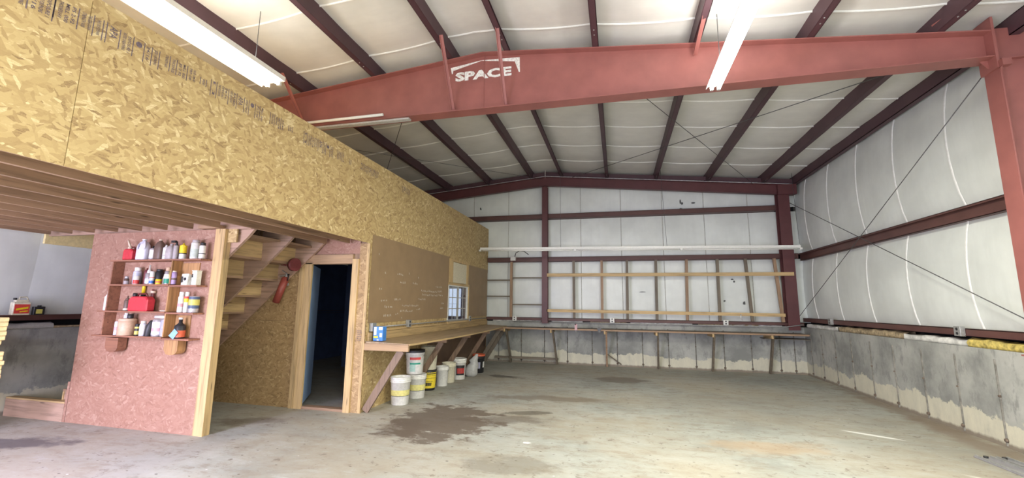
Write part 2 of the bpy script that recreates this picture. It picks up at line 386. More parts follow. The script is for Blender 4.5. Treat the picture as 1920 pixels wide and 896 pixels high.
for bi in range(len(bounds)-1):
    x0, x1 = bounds[bi], bounds[bi+1]
    if x1-x0 < .05: continue
    amp = .035 if x1-x0 > 1 else .025
    for yi in range(len(ys)-1):
        y0, y1 = ys[yi], ys[yi+1]
        ph = random.uniform(-.012, .012)
        def fn(u, v, x0=x0, x1=x1, y0=y0, y1=y1, ph=ph, amp=amp):
            x = x0+(x1-x0)*u; y = y0+(y1-y0)*v
            return (x, y, zp(x)+.205-(amp+ph*.0)*4*u*(1-u)*(.86+.14*4*v*(1-v))-.012*4*v*(1-v))
        blanket(fn, 6, 3, 'insulation_panel', 'roofwhite', ceiling)
        if yi and -1 < y0 < YB and bi > 1:
            vs = []
            for k in range(9):
                u = k/8; x = x0+(x1-x0)*u; z = zp(x)+.205-amp*4*u*(1-u)*.86
                vs += [(x, y0-.011, z-.002), (x, y0, z-.022), (x, y0+.011, z-.002)]
            fs = []
            for k in range(8):
                for q in (0, 1): fs.append((3*k+q, 3*k+q+1, 3*k+3+q+1, 3*k+3+q))
            MB().add(vs, fs, True).build('seam_tape', 'tape', ceiling)
for i, x in enumerate(PX):
    s = 1 if x > RX else -1
    m = MB(); z = zp(x); t = .007; H = .25; fl = .08
    y0, y1 = YF, YB+.12
    m.box(x-t/2, x+t/2, y0, y1, z, z+H)
    m.box(x, x+s*fl, y0, y1, z, z+t); m.box(x+s*fl-t*s, x+s*fl, y0, y1, z, z+.022)
    pu = m.build('purlin', 'purlin', ceiling)
    bo = MB()
    for yy in (4.9, 5.0, 5.7, 5.8, 10.9, 11.0):
        bo.cyl((x+s*.035, yy, z-.006), (x+s*.035, yy, z+.002), .009, n=6)
    bo.build('bolt', 'metalgrey', pu, kind='stuff')
# eave strut at the right wall
es = MB(); z = 4.42
es.box(XR, XR+.008, YF, YB+.1, z, z+.20); es.box(XR, XR+.09, YF, YB+.1, z, z+.008); es.box(XR, XR+.09, YF, YB+.1, z+.19, z+.20)
es.build('eave_strut', 'purlin', ceiling)

# ---- right wall
wall_r = struct('wall_right', B(XR, XR+.25, YF, YB+.3, 0, 1.06), 'conc', 'grey concrete foundation wall under white insulated siding')
B(XR+.28, XR+.34, YF, YB+.4, 1.0, 4.75).build('siding', 'dark', wall_r)
seams_r = [-2.2, -1.1, 0.0, 1.08, 2.16, 3.24, 4.32, 5.40, 6.50, 7.64, 8.73, 9.82, 10.92]
def vseam(fn, name, parent, n=8, w=.012, out=(0, 0, 0), mat='tape'):
    vs = []; o = Vector(out)
    for k in range(n+1):
        p, side = fn(k/n); p = Vector(p); side = Vector(side)
        vs += [p-side*w+o*.002, p+o*.020, p+side*w+o*.002]
    fs = [(3*k+q, 3*k+q+1, 3*k+q+4, 3*k+q+3) for k in range(n) for q in (0, 1)]
    return MB().add(vs, fs, True).build(name, mat, parent)
ysr = [YF]+seams_r+[YB+.25]
for (z0, z1, amp) in ((1.22, 2.66, .055), (2.76, 4.50, .075)):
    ph = {}
    for y in ysr: ph[y] = random.uniform(.8, 1.15)
    lean = .10
    for k in range(len(ysr)-1):
        y0, y1 = ysr[k], ysr[k+1]
        def fn(u, v, y0=y0, y1=y1, z0=z0, z1=z1, amp=amp):
            a = ph[y0]*(1-u)+ph[y1]*u
            zz = z0+(z1-z0)*v; prof = (4*v*(1-v))**.7
            yy = y0+(y1-y0)*u+(lean*(4*v*(1-v))-0.05)*(1 if 0 < 1 else 0)
            return (XR+.15-amp*a*prof*(.72+.28*4*u*(1-u)), yy, zz)
        if k == 0 or y1 < -1.5: continue
        blanket(fn, 4, 6, 'insulation_panel', 'wallwhite', wall_r)
        def sf(v, y0=y0, z0=z0, z1=z1, amp=amp):
            prof = (4*v*(1-v))**.7
            return (XR+.15-amp*ph[y0]*prof*.72, y0+(lean*(4*v*(1-v))-.05), z0+(z1-z0)*v), (0, 1, 0)
        vseam(sf, 'seam_tape', wall_r, 8, .012, (-1, 0, 0), 'seam_pale')
def channel(x0, x1, y0, y1, z0, z1, face, name, mat, parent, t=.007):
    """C channel: outer box hollowed at the back; face says which side looks into the room"""
    m = MB()
    if face == '-x': m.box(x0, x0+t, y0, y1, z0, z1); m.box(x0, x1, y0, y1, z0, z0+t); m.box(x0, x1, y0, y1, z1-t, z1)
    if face == '+x': m.box(x1-t, x1, y0, y1, z0, z1); m.box(x0, x1, y0, y1, z0, z0+t); m.box(x0, x1, y0, y1, z1-t, z1)
    if face == '-y': m.box(x0, x1, y0, y0+t, z0, z1); m.box(x0, x1, y0, y1, z0, z0+t); m.box(x0, x1, y0, y1, z1-t, z1)
    return m.build(name, mat, parent)
# girt: Z section whose web stands back and whose lower flange reaches in
g = MB(); g.box(XR, XR+.20, 5.46, YB+.0, 2.755, 2.763); g.box(XR-.0, XR+.006, 5.46, YB, 2.735, 2.763)
g.box(XR+.05, XR+.058, 5.46, YB, 2.60, 2.76); g.box(XR+.05, XR+.20, 5.46, YB, 2.60, 2.607)
g.build('girt', 'girt', wall_r)
g = MB(); g.box(XR, XR+.20, YF, 5.2, 2.755, 2.763); g.box(XR, XR+.006, YF, 5.2, 2.735, 2.763); g.box(XR+.05, XR+.058, YF, 5.2, 2.60, 2.76); g.build('girt', 'girt', wall_r)
bc = MB(); bc.box(XR, XR+.008, YF, YB, 1.195, 1.275); bc.box(XR, XR+.12, YF, YB, 1.267, 1.275); bc.box(XR-.012, XR+.12, YF, YB, 1.19, 1.198)
bc.build('base_channel', 'girt', wall_r)
def ridge_seam(p, along, parent):
    x, y = p; m = MB()
    if along == 'y': m.prism([(x, y-.012, .02), (x-.012, y-.004, .02), (x-.012, y+.004, .02), (x, y+.012, .02)], (0, 0, .93))
    else: m.prism([(x-.012, y, .02), (x-.004, y-.012, .02), (x+.004, y-.012, .02), (x+.012, y, .02)], (0, 0, .93))
    m.build('form_seam', 'seamdirt', parent)
    t = MB()
    for zz, r in ((.08, .028), (.55, .016)):
        if along == 'y': t.cyl((x, y+random.uniform(-.01, .01), zz), (x-.022, y, zz), r, r*.6, 8)
        else: t.cyl((x, y, zz), (x, y-.022, zz), r, r*.6, 8)
    t.build('form_tie', 'tiedirt', parent)
M['seamdirt'] = plain('seam_concrete', (.20, .19, .165), .9, 0, .3, 12); M['tiedirt'] = plain('rusty_tie', (.16, .12, .09), .9, 0, .3)
for y in (11.03, 10.5, 9.93, 9.32, 8.70, 8.07, 7.42, 6.79, 6.18, 5.57, 4.96, 4.35): ridge_seam((XR, y), 'y', wall_r)
def lumpy(name, mat, parent, a, b, d, h, seed, jz=.03):
    """ragged strip of loose insulation from a to b (lies on top of the wall), depth vector d, height h"""
    a, b, d = Vector(a), Vector(b), Vector(d); L = (b-a).length; n = max(3, int(L/.07)); vs = []
    for i in range(n+1):
        p = a.lerp(b, i/n)
        for (s_, zz) in ((.0, 0), (-.05, .35), (.0, .8), (.5, 1.0), (1, 1), (1, 0)):
            q = p+d*s_; nz = mnoise.noise(Vector((q.x*6+seed, q.y*6, zz*3+seed)))
            vs.append(q+Vector((0, 0, h*zz+(nz*jz if zz > .1 else 0)))+(-d.normalized())*(abs(nz)*.03))
    fs = [(6*i+k, 6*i+(k+1) % 6, 6*(i+1)+(k+1) % 6, 6*(i+1)+k) for i in range(n) for k in range(6)]
    MB().add(vs, fs, True).build(name, mat, parent)
zt = 1.062
lumpy('insulation_scrap', 'foil', wall_r, (XR+.01, 11.2, zt), (XR+.01, 9.75, zt), (.14, 0, 0), .085, 1)
lumpy('insulation_scrap', 'fibre_tan', wall_r, (XR+.02, 9.75, zt), (XR+.02, 7.75, zt), (.14, 0, 0), .10, 2)
lumpy('insulation_scrap', 'foil', wall_r, (XR+.01, 7.75, zt), (XR+.01, 6.55, zt), (.14, 0, 0), .085, 3)
lumpy('insulation_scrap', 'fibre', wall_r, (XR+.01, 6.55, zt), (XR+.01, 3.2, zt), (.14, 0, 0), .095, 4)

# ---- back wall
wall_b = struct('wall_back', B(-3.6, XR, YB, YB+.25, 0, 1.06).box(XL-.3, -3.6, YB, YB+.25, 0, 1.10), 'conc', 'concrete foundation and white insulated gable wall at the far end')
sb = MB()   # siding with a window opening into the workshop's far wall
wx0, wx1, wz0, wz1 = -4.78, -4.16, 1.12, 1.98
sb.box(XL-.3, wx0, YB+.3, YB+.36, 1.0, 5.3); sb.box(wx1, XR+.5, YB+.3, YB+.36, 1.0, 5.3)
sb.box(wx0, wx1, YB+.3, YB+.36, 1.0, wz0); sb.box(wx0, wx1, YB+.3, YB+.36, wz1, 5.3)
sb.build('siding', 'dark', wall_b)
seams_b = [-3.96, -2.93, -1.86, -.92, .13, 1.17, 2.17, 3.18]
xsb = [-7.8, -6.9, -5.9, -4.98]+seams_b+[XR+.2]
for (z0, z1, amp) in ((1.16, 2.66, .05), (2.76, 3.82, .05), (3.93, 4.45, .04)):
    ph = {x: random.uniform(.8, 1.2) for x in xsb}
    for k in range(len(xsb)-1):
        x0, x1 = xsb[k], xsb[k+1]
        if z0 < 1.5 and x1 < -3.5: continue
        def top(x, z1=z1, z0=z0): return z1 if z1 < 4 else max(z0+.05, zp(x)+.18)
        def fn(u, v, x0=x0, x1=x1, z0=z0, amp=amp):
            x = x0+(x1-x0)*u; a = ph[x0]*(1-u)+ph[x1]*u; prof = (4*v*(1-v))**.6
            return (x, YB+.13-amp*a*prof*(.6+.4*4*u*(1-u)), z0+(top(x)-z0)*v)
        blanket(fn, 4, 4, 'insulation_panel', 'wallwhite', wall_b)
        if k > 2:
            def sf(v, x0=x0, z0=z0, amp=amp):
                return (x0, YB+.13-amp*ph[x0]*(4*v*(1-v))**.6*.6, z0+(top(x0)-z0)*v), (1, 0, 0)
            vseam(sf, 'seam_tape', wall_b, 6, .010, (0, -1, 0), 'seam_grey')
def girt_b(x0, x1, z1, name='girt'):
    m = MB(); m.box(x0, x1, 11.27, YB+.15, z1-.008, z1); m.box(x0, x1, 11.27, 11.277, z1-.03, z1)
    m.box(x0, x1, 11.29, 11.298, z1-.115, z1); m.box(x0, x1, 11.29, YB+.15, z1-.118, z1-.11); m.build(name, 'girt', wall_b)
for z in (2.77, 3.945):
    girt_b(-7.0 if z > 3 else -3.47, -1.94, z); girt_b(-1.78, 3.76, z)
girt_b(4.0, 4.14, 2.77)
m = MB(); m.box(-3.47, 4.14, 11.30, 11.308, 1.10, 1.17); m.box(-3.47, 4.14, 11.30, 11.45, 1.162, 1.17); m.box(-3.47, 4.14, 11.285, 11.45, 1.098, 1.106)
m.build('base_channel', 'girt', wall_b)
for x in (-3.13, -2.51, -1.89, -1.29, -.66, -.04, .57, 1.18, 1.80, 2.43, 3.02, 3.62, 3.92): ridge_seam((x, YB), 'x', wall_b)
for i, (x0, x1, mt) in enumerate(((-3.3, -1.98, 'foil'), (-1.7, -.9, 'foil'), (-.7, .2, 'fibre_tan'), (.3, 1.75, 'foil'), (1.9, 3.2, 'fibre_tan'), (2.6, 3.7, 'foil'))):
    lumpy('insulation_scrap', mt, wall_b, (x0, YB+.0, 1.062), (x1, YB+.0, 1.062), (0, .12, 0), .045, 10+i, .012)
# scuffs on the gable blanket
sc = MB()
for (x, z, w, h) in ((1.62, 4.17, .02, .06), (1.66, 4.12, .03, .04), (1.93, 4.12, .05, .02), (1.63, 3.96, .05, .03), (-3.75, 4.2, .02, .04), (2.72, 2.17, .04, .02), (2.76, 2.12, .02, .03), (2.95, 1.60, .03, .05), (2.52, 1.65, .03, .02), (.62, 1.86, .09, .012)):
    vs = [(x+math.cos(a*.9)*w*random.uniform(.6, 1.2), 11.405, z+math.sin(a*.9)*h*random.uniform(.6, 1.2)) for a in range(7)]
    sc.prism(vs, (0, .03, 0))
sc.build('scuff_mark', 'wire', wall_b, kind='stuff')

# ---- left outer wall, front wall
wall_l = struct('wall_left', B(XL-.25, XL, YF, YB+.3, 0, 1.10), 'conc', 'concrete and white insulated outer wall behind the shelf partition')
B(XL-.34, XL-.28, YF, YB+.4, 1.0, 4.75).build('siding', 'dark', wall_l)
for y0, y1 in ((1.9, 3.0), (3.0, 4.17), (4.17, 5.3), (5.3, 6.4)):
    def fn(u, v, y0=y0, y1=y1):
        return (XL-.10+.05*(4*v*(1-v))**.7*(.5+.5*4*u*(1-u)), y0+(y1-y0)*u-.0+.05*v, 1.25+1.45*v)
    blanket(fn, 5, 6, 'insulation_panel', 'wallwhite', wall_l)
B(XL-.2, XL-.1, YF, 1.9, 1.25, 4.7).build('insulation_panel', 'wallwhite', wall_l); B(XL-.2, XL-.1, 6.4, YB, 1.25, 4.7).build('insulation_panel', 'wallwhite', wall_l)
B(XL-.2, XL-.1, 1.9, 6.4, 2.70, 4.7).build('insulation_panel', 'wallwhite', wall_l)
m = MB(); m.box(XL+.03, XL+.038, YF, YB, 1.225, 1.285); m.box(XL-.12, XL+.10, YF, YB, 1.278, 1.286); m.box(XL-.1, XL+.05, YF, YB, 1.215, 1.225); m.build('base_channel', 'girt', wall_l)
lumpy('insulation_scrap', 'fibre_tan', wall_l, (XL+.0, 5.2, 1.102), (XL+.0, 4.3, 1.102), (-.14, 0, 0), .03, 21, .01)
lumpy('insulation_scrap', 'grey_bag', wall_l, (XL+.02, 4.45, 1.102), (XL+.02, 3.6, 1.102), (-.14, 0, 0), .075, 22, .02)
B(XL-.02, XL+.02, 4.20, 5.45, 2.27, 2.59).build('top_board', 'lumber_yellow', wall_l)
wf = MB(); dz = 2.95
wf.box(XL-.3, -7.0, YF-.15, YF, 0, 5.3); wf.box(-3.6, -.6, YF-.15, YF, 0, 5.3); wf.box(3.6, XR+.4, YF-.15, YF, 0, 5.3)
wf.box(-7.0, -3.6, YF-.15, YF, 2.25, 5.3); wf.box(-.6, 3.6, YF-.15, YF, 3.25, 5.3)
struct('wall_front', wf, 'wallwhite', 'front wall with two open overhead door openings')

# ---- steel columns of the gable and the right wall
def column(name, label, x0, x1, y0, y1, z0, z1, mat, group=None):
    t = thing(name, label, 'column', ((x0+x1)/2, (y0+y1)/2, z0), group)
    return t
t = column('steel_column', 'dark red steel post under the roof peak at the far wall', -1.93, -1.79, 11.2, 11.35, 1.06, 4.7, 'girt')
m = MB(); m.box(-1.935, -1.785, 11.19, 11.20, 1.03, 4.70); m.box(-1.866, -1.858, 11.20, 11.34, 1.03, 4.7); m.build('flange', 'column_red', t) if 'column_red' in M else None
M['column_red'] = steel('column_red', (.105, .032, .034), .45)  # same primer, shade of the far bay put into the colour
m.build('flange', 'column_red', t); B(-1.935, -1.785, 11.335, 11.345, 1.03, 4.7).build('rear_flange', 'column_red', t)
B(-1.97, -1.75, 11.17, 11.40, 1.062, 1.075).build('base_plate', 'girt', t)
t = column('steel_column', 'dark red steel column in the far right corner', 3.76, 4.0, 11.15, 11.35, 1.06, 4.25, 'girt')
B(3.76, 4.0, 11.12, 11.13, 1.0, 4.21).build('flange', 'column_red', t); m = B(3.876, 3.884, 11.13, 11.33, 1.06, 4.21); m.build('web', 'column_red', t)
B(3.76, 4.0, 11.33, 11.34, 1.06, 4.21).build('rear_flange', 'column_red', t)
# gable rafter
t = thing('gable_rafter', 'dark red steel rafter running along the top of the far wall', 'beam', (RX, 11.2, 4.6))
for (xa, xb) in ((-7.7, RX-.04), (RX-.04, 4.12)):
    m = MB(); dz = .05
    A, Bz = zp(xa)-dz, zp(xb)-dz
    m.prism([(xa, 11.16, A-.25), (xb, 11.16, Bz-.25), (xb, 11.16, Bz), (xa, 11.16, A)], (0, .008, 0))
    m.prism([(xa, 11.10, A-.25), (xb, 11.10, Bz-.25), (xb, 11.10, Bz-.242), (xa, 11.10, A-.242)], (0, .12, 0))
    m.prism([(xa, 11.10, A-.008), (xb, 11.10, Bz-.008), (xb, 11.10, Bz), (xa, 11.10, A)], (0, .12, 0))
    m.build('rafter_half', 'column_red', t)
    m = MB(); m.prism([(xa, 11.21, A+.02), (xb, 11.21, Bz+.02), (xb, 11.21, Bz+.048), (xa, 11.21, A+.048)], (0, .01, 0)); m.build('insulation_strip', 'foil', t)
    m = MB(); m.prism([(xa, 11.20, A+.055), (xb, 11.20, Bz+.055), (xb, 11.20, Bz+.16), (xa, 11.20, A+.16)], (0, .01, 0)); m.build('edge_angle', 'purlin', t)
m = MB(); m.box(3.76, 4.16, 11.08, 11.16, 4.16, 4.40); m.build('knee_plate', 'column_red', t)
B(-1.845, -1.835, 11.14, 11.16, zp(RX)-.08, zp(RX)+.14).build('splice_mark', 'foil', t)

# main frame beam (plane y = 5.35)
yb = 5.35
fr = thing('roof_beam', 'big red steel roof beam lettered SPACE across the middle of the hall', 'beam', (RX, yb, 4.6))
def bt(x): return 4.985-.0945*abs(x+1.75)
zb = 4.165; x0, x1 = -7.6, 3.94
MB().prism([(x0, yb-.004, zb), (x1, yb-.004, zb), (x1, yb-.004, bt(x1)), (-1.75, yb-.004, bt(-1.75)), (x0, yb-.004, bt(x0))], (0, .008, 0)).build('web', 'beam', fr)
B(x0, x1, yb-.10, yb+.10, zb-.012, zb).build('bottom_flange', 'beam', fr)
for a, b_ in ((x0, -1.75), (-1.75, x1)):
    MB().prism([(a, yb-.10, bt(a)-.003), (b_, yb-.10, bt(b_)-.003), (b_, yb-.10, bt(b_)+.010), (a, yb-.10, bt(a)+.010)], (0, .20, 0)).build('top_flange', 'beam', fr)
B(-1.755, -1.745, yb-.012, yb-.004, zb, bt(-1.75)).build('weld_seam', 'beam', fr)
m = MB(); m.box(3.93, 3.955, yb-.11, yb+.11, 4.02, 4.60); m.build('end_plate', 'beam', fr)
m = MB(); m.prism([(3.86, yb-.006, zb-.012), (3.93, yb-.006, 4.06), (3.93, yb-.006, zb-.012)], (0, .012, 0)); m.build('gusset', 'beam', fr)
# lettering and emblem stencilled on the web
yl = yb-.0065; ks = .971
lt = text_mesh('SPACE', (1, 0, 0), (0, 0, 1), (-2.184, yl-.0005, 4.641), .83, .14, .05); lt.build('lettering', 'spray', fr)
def pl(pts): return [(x, yl, z) for x, z in pts]
MB().prism(pl([(-2.26, 4.865), (-1.80, 4.925), (-1.795, 4.918), (-2.22, 4.815), (-2.225, 4.77), (-2.24, 4.77)]), (0, .002, 0)).build('emblem', 'spray', fr)
MB().prism(pl([(-1.795, 4.925), (-1.24, 4.90), (-1.235, 4.68), (-1.25, 4.68), (-1.31, 4.845), (-1.795, 4.918)]), (0, .002, 0)).build('emblem', 'spray', fr)
MB().prism(pl([(-2.285, 4.72), (-2.275, 4.66), (-2.262, 4.67), (-2.27, 4.73)]), (0, .002, 0)).build('emblem', 'spray', fr)
for x in (-4.64, -2.20, -1.44, .99, 3.46):
    dz = .40 if x in (.99, 3.46) else 0
    a = (x, yb-.05, zb+.03+dz); b_ = (x+.02, yb-.60, zp(x)+.02)
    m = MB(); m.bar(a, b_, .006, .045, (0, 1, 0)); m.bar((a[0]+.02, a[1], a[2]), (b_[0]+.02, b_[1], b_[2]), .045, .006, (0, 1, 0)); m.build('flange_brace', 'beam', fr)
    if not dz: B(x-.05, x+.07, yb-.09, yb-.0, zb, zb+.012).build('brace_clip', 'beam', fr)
# right hand column of that frame
t = thing('steel_column', 'big red steel column at the right edge carrying the roof beam', 'column', (4.0, yb, 1.06))
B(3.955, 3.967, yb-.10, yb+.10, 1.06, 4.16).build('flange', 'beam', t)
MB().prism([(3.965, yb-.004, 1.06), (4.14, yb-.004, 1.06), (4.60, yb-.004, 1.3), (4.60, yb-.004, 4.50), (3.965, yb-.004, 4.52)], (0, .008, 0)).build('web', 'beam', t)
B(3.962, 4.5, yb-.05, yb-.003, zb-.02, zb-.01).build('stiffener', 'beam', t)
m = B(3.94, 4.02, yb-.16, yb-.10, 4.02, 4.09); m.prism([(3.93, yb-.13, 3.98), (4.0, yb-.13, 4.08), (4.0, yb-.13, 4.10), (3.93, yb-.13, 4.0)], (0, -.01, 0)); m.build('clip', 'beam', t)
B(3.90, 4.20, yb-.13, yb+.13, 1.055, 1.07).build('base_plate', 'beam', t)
# left column of that frame (behind the loft)
t = thing('steel_column', 'red steel column behind the loft carrying the left end of the beam', 'column', (-7.6, yb, 2.6))
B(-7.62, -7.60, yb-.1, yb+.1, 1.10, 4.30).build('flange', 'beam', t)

# ---- bracing rods
def rod(label, a, b_, r=.006):
    t = MB().tube([a, b_], r, 6).build('bracing_rod', 'wire', None, loc=a); tag(t, label, 'rod', 'steel bracing rods'); return t
rod('bracing rod slanting up to the beam end across the white right wall', (4.02, 5.45, 4.14), (4.05, 11.3, 1.30))
rod('bracing rod slanting down to the right across the white right wall', (4.02, 11.3, 4.02), (4.05, 5.45, 1.36))
rod('bracing rod under the ceiling running from beam centre to far right corner', (-.17, 5.5, 4.80), (3.25, 11.1, 4.45))
rod('bracing rod under the ceiling running from beam right half to far peak', (3.95, 5.5, 4.43), (-1.1, 11.1, 4.88))
rod('bracing rod under the ceiling just past the beam above the loft wall', (-2.9, 5.5, 4.83), (-6.9, 11.1, 4.48))
rod('bracing rod crossing low above the far end of the loft', (-6.9, 5.5, 4.48), (-1.9, 11.1, 4.88), .004)

# ================================================================== LOFT AND WORKSHOP
LX = -3.49
# loft floor (ceiling of the lower part)
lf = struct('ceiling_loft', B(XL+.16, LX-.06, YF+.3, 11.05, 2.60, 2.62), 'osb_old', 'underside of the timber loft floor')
for i, x in enumerate([-3.80, -4.19, -4.59, -4.99, -5.39, -5.80, -6.20, -6.60, -7.0, -7.4]):
    y1 = 5.44 if i < 2 else 4.03
    B(x-.019, x+.019, YF+.3, y1, 2.36, 2.598).build('joist', 'fir_y', lf)
B(-7.6, -4.22, 4.135, 4.175, 2.36, 2.598).build('header', 'pink_x', lf)
B(-3.55, -3.512, YF+.3, 5.44, 2.37, 2.598).build('rim_joist', 'fir_y', lf)
B(-4.9, -4.6, 4.03, 4.13, 2.362, 2.40).build('top_plate', 'fir_x', lf)

# upper OSB wall above the workbench
wl = struct('wall_loft', B(-3.60, LX-.013, YF+.3, 11.15, 2.625, 3.56), 'fir_y', 'tall yellow chipboard guard wall of the loft')
sheets = [-2.2, -.53, 1.91, 4.35, 6.79, 9.23, 10.69, 11.38]
for i in range(len(sheets)-1):
    o = B(LX-.012, LX+random.uniform(0, .002), sheets[i]+.002, sheets[i+1]-.002, 2.36, 3.59).build('osb_sheet', 'osb', wl)
    o.location.y += 0
B(-3.61, LX+.001, YF+.3, 11.15, 3.565, 3.592)
# printed marks on the sheets (rotated text reading down the sheet)
def stamp(y, z, txts, hgt=.14, col_w=.022, seed=0):
    m = MB(); yy = y
    for tx in txts:
        if tx == '|': m.box(LX+.0025, LX+.0035, yy, yy+.006, z-hgt*1.05, z+hgt*.05); yy += .022; continue
        if tx == 'o':
            m.cyl((LX+.0025, yy+.02, z-.03), (LX+.0035, yy+.02, z-.03), .022, n=12); yy += .055; continue
        w = .05 if tx == 'APA' else col_w
        k = text_mesh(tx, (0, 0, -1), (0, 1, 0), (LX+.003, yy, z-random.uniform(0, .01)), hgt*(.62 if tx == 'APA' else random.uniform(.75, 1)), w)
        m.v += []; m.add(k.v, k.f); yy += w+.012
    m.build('printed_stamp', 'ink', wl)
lines = ['RATED SHEATHING', '|', '24/16', 'SIZED FOR SPACING', 'EXPOSURE 1', '|', 'THICKNESS 0.418', 'MILL 000', 'PS 2-92', '|', 'STRENGTH AXIS', 'THIS SIDE DOWN']
stamp(1.56, 3.41, lines[:6]); stamp(1.72, 3.44, lines[5:])
stamp(1.93, 3.45, ['|', 'THIS SIDE DOWN', '|', '|', 'APA', '|', 'RATED SHEATHING', 'EXPOSURE 1', '|', 'o', '|', '24/16', '|', 'SIZED FOR SPACING', '|'])
stamp(2.42, 3.46, ['STRENGTH AXIS', '|', 'THICKNESS', '|', 'PS 2-92', 'MILL 000', '|', 'PRP-108', 'HUD-UM-40'], .12); stamp(2.72, 3.43, ['|', '000', '|'], .06)
stamp(2.82, 3.46, ['|', '[ ]', '|', 'THIS SIDE DOWN', 'EXPOSURE 1', '24/16', '|', 'SIZED FOR SPACING', 'RATED', '|', 'APA', '|', 'SHEATHING', '|', 'o', '|', 'PS 2-92', '|', 'MILL 000'])
stamp(3.50, 3.46, ['|', 'STRENGTH AXIS', '|', 'THICKNESS', 'PRP-108', '|', 'HUD-UM-40'], .12); stamp(3.76, 3.43, ['|', '000', '|'], .06)
stamp(4.00, 3.46, ['|', '[ ]', '|', 'THIS SIDE DOWN', 'EXPOSURE 1', '24/16', 'RATED', 'SIZED FOR SPACING', '|', 'APA', '|', 'SHEATHING', '|', 'o', '|', 'PS 2-92', '|'])
stamp(4.62, 3.46, ['|', 'STRENGTH AXIS', 'THICKNESS', '|', 'PRP-108'], .12); stamp(4.88, 3.43, ['|', '000'], .08)
stamp(5.15, 3.47, ['[ ]', 'THIS SIDE DOWN', 'EXPOSURE 1', '24/16', 'RATED', 'SIZED FOR SPACING', 'APA', 'SHEATHING', 'PS 2-92', 'MILL', 'STRENGTH', 'THICKNESS', 'PRP-108'], .12)
stamp(6.35, 3.47, ['RATED', 'SIZED FOR SPACING', 'APA', 'SHEATHING', 'PS 2-92', 'MILL 000', 'EXPOSURE 1', 'STRENGTH'], .12)

# workshop side wall under it (with a window)
ww = struct('wall_workshop', B(-3.60, LX-.013, 5.62, 8.50, 0, 2.36).box(-3.60, LX-.013, 9.80, 11.30, 0, 2.36).box(-3.60, LX-.013, 8.5, 9.8, 0, 1.15).box(-3.60, LX-.013, 8.5, 9.8, 1.93, 2.36), 'fir_y', 'chipboard workshop wall behind the long bench')
for (y0, y1, z0, z1) in ((5.54, 6.77, 0, 2.356), (6.775, 8.52, 0, 2.356), (8.525, 9.795, 0, 1.15), (8.525, 9.795, 1.92, 2.356), (9.80, 11.34, 0, 2.356)):
    B(LX-.012, LX, y0, y1, z0, z1).build('osb_sheet', 'osb', ww)
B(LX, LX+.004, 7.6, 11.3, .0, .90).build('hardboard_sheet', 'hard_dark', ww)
B(LX+.001, LX+.007, 5.56, 8.54, 1.21, 2.50).build('hardboard_sheet', 'hard', ww)
B(LX+.001, LX+.007, 9.77, 11.34, 1.19, 2.44).build('hardboard_sheet', 'hard', ww)
mk = MB(); xx = LX+.0075
rows = [(5.95, 1.95, 1), (6.35, 1.96, 4), (6.75, 1.99, 1), (6.45, 1.83, 4), (7.1, 1.94, 1), (5.82, 1.70, 2), (6.9, 1.84, 4), (7.25, 1.72, 14), (7.3, 1.65, 14), (8.0, 1.73, 4), (8.0, 1.66, 5), (5.88, 1.53, 4), (6.3, 1.55, 4), (7.15, 1.57, 6), (6.0, 1.43, 5), (6.55, 1.45, 12), (5.98, 1.30, 5), (6.35, 1.32, 2), (6.5, 1.36, 9), (7.1, 1.39, 3), (6.55, 1.25, 1), (7.9, 1.82, 6), (8.2, 1.5, 3), (8.15, 1.4, 3), (5.75, 2.22, 1)]
for (y, z, n) in rows:
    for k in range(n):
        yy = y+k*.052+random.uniform(-.006, .006); zz = z+random.uniform(-.006, .006); hh = random.uniform(.018, .034)
        mk.box(xx, xx+.0012, yy, yy+random.uniform(.006, .012), zz, zz+hh)
        if random.random() < .7: mk.box(xx, xx+.0012, yy, yy+random.uniform(.014, .026), zz, zz+.008)
mk.build('label_remnants', 'white_plastic', ww, kind='stuff')
# window in that wall
wn = struct('window_1', B(LX-.03, LX+.015, 8.53, 8.56, 1.16, 1.90).box(LX-.03, LX+.015, 9.72, 9.79, 1.16, 1.90).box(LX-.03, LX+.02, 8.53, 9.79, 1.13, 1.165).box(LX-.03, LX+.02, 8.53, 9.79, 1.88, 1.93), 'fixture', 'small workshop window with white frame over the bench')
B(LX-.02, LX-.005, 9.10, 9.22, 1.165, 1.88).build('meeting_stile', 'fixture_grey', wn) if 'fixture_grey' in M else B(LX-.02, LX-.005, 9.10, 9.20, 1.165, 1.88).build('meeting_stile', 'lamp_socket', wn)
for z in (1.40, 1.64): B(LX-.018, LX-.006, 8.56, 9.72, z-.008, z+.008).build('muntin', 'lamp_socket', wn)
for y in (8.84, 9.47): B(LX-.018, LX-.006, y-.008, y+.008, 1.165, 1.88).build('muntin', 'lamp_socket', wn)
for a, b_ in ((8.56, 9.10), (9.20, 9.72)): B(LX-.013, LX-.011, a, b_, 1.165, 1.88).build('pane', 'glass', wn)
# outside window seen through it
w2 = struct('window_2', B(wx0, wx0+.04, YB+.28, YB+.37, wz0, wz1).box(wx1-.04, wx1, YB+.28, YB+.37, wz0, wz1).box(wx0, wx1, YB+.28, YB+.37, wz0, wz0+.04).box(wx0, wx1, YB+.28, YB+.37, wz1-.04, wz1), 'fixture', 'outside window in the far wall seen through the workshop window')
B(wx0+.04, wx1-.04, YB+.32, YB+.325, wz0+.04, wz1-.04).build('pane', 'glass', w2)
B(XL, wx0, 11.12, 11.2, 0, 2.59).box(wx1, -3.62, 11.12, 11.2, 0, 2.59).box(wx0, wx1, 11.12, 11.2, 0, wz0).box(wx0, wx1, 11.12, 11.2, wz1, 2.59).build('workshop_end_lining', 'navy', wall_b)
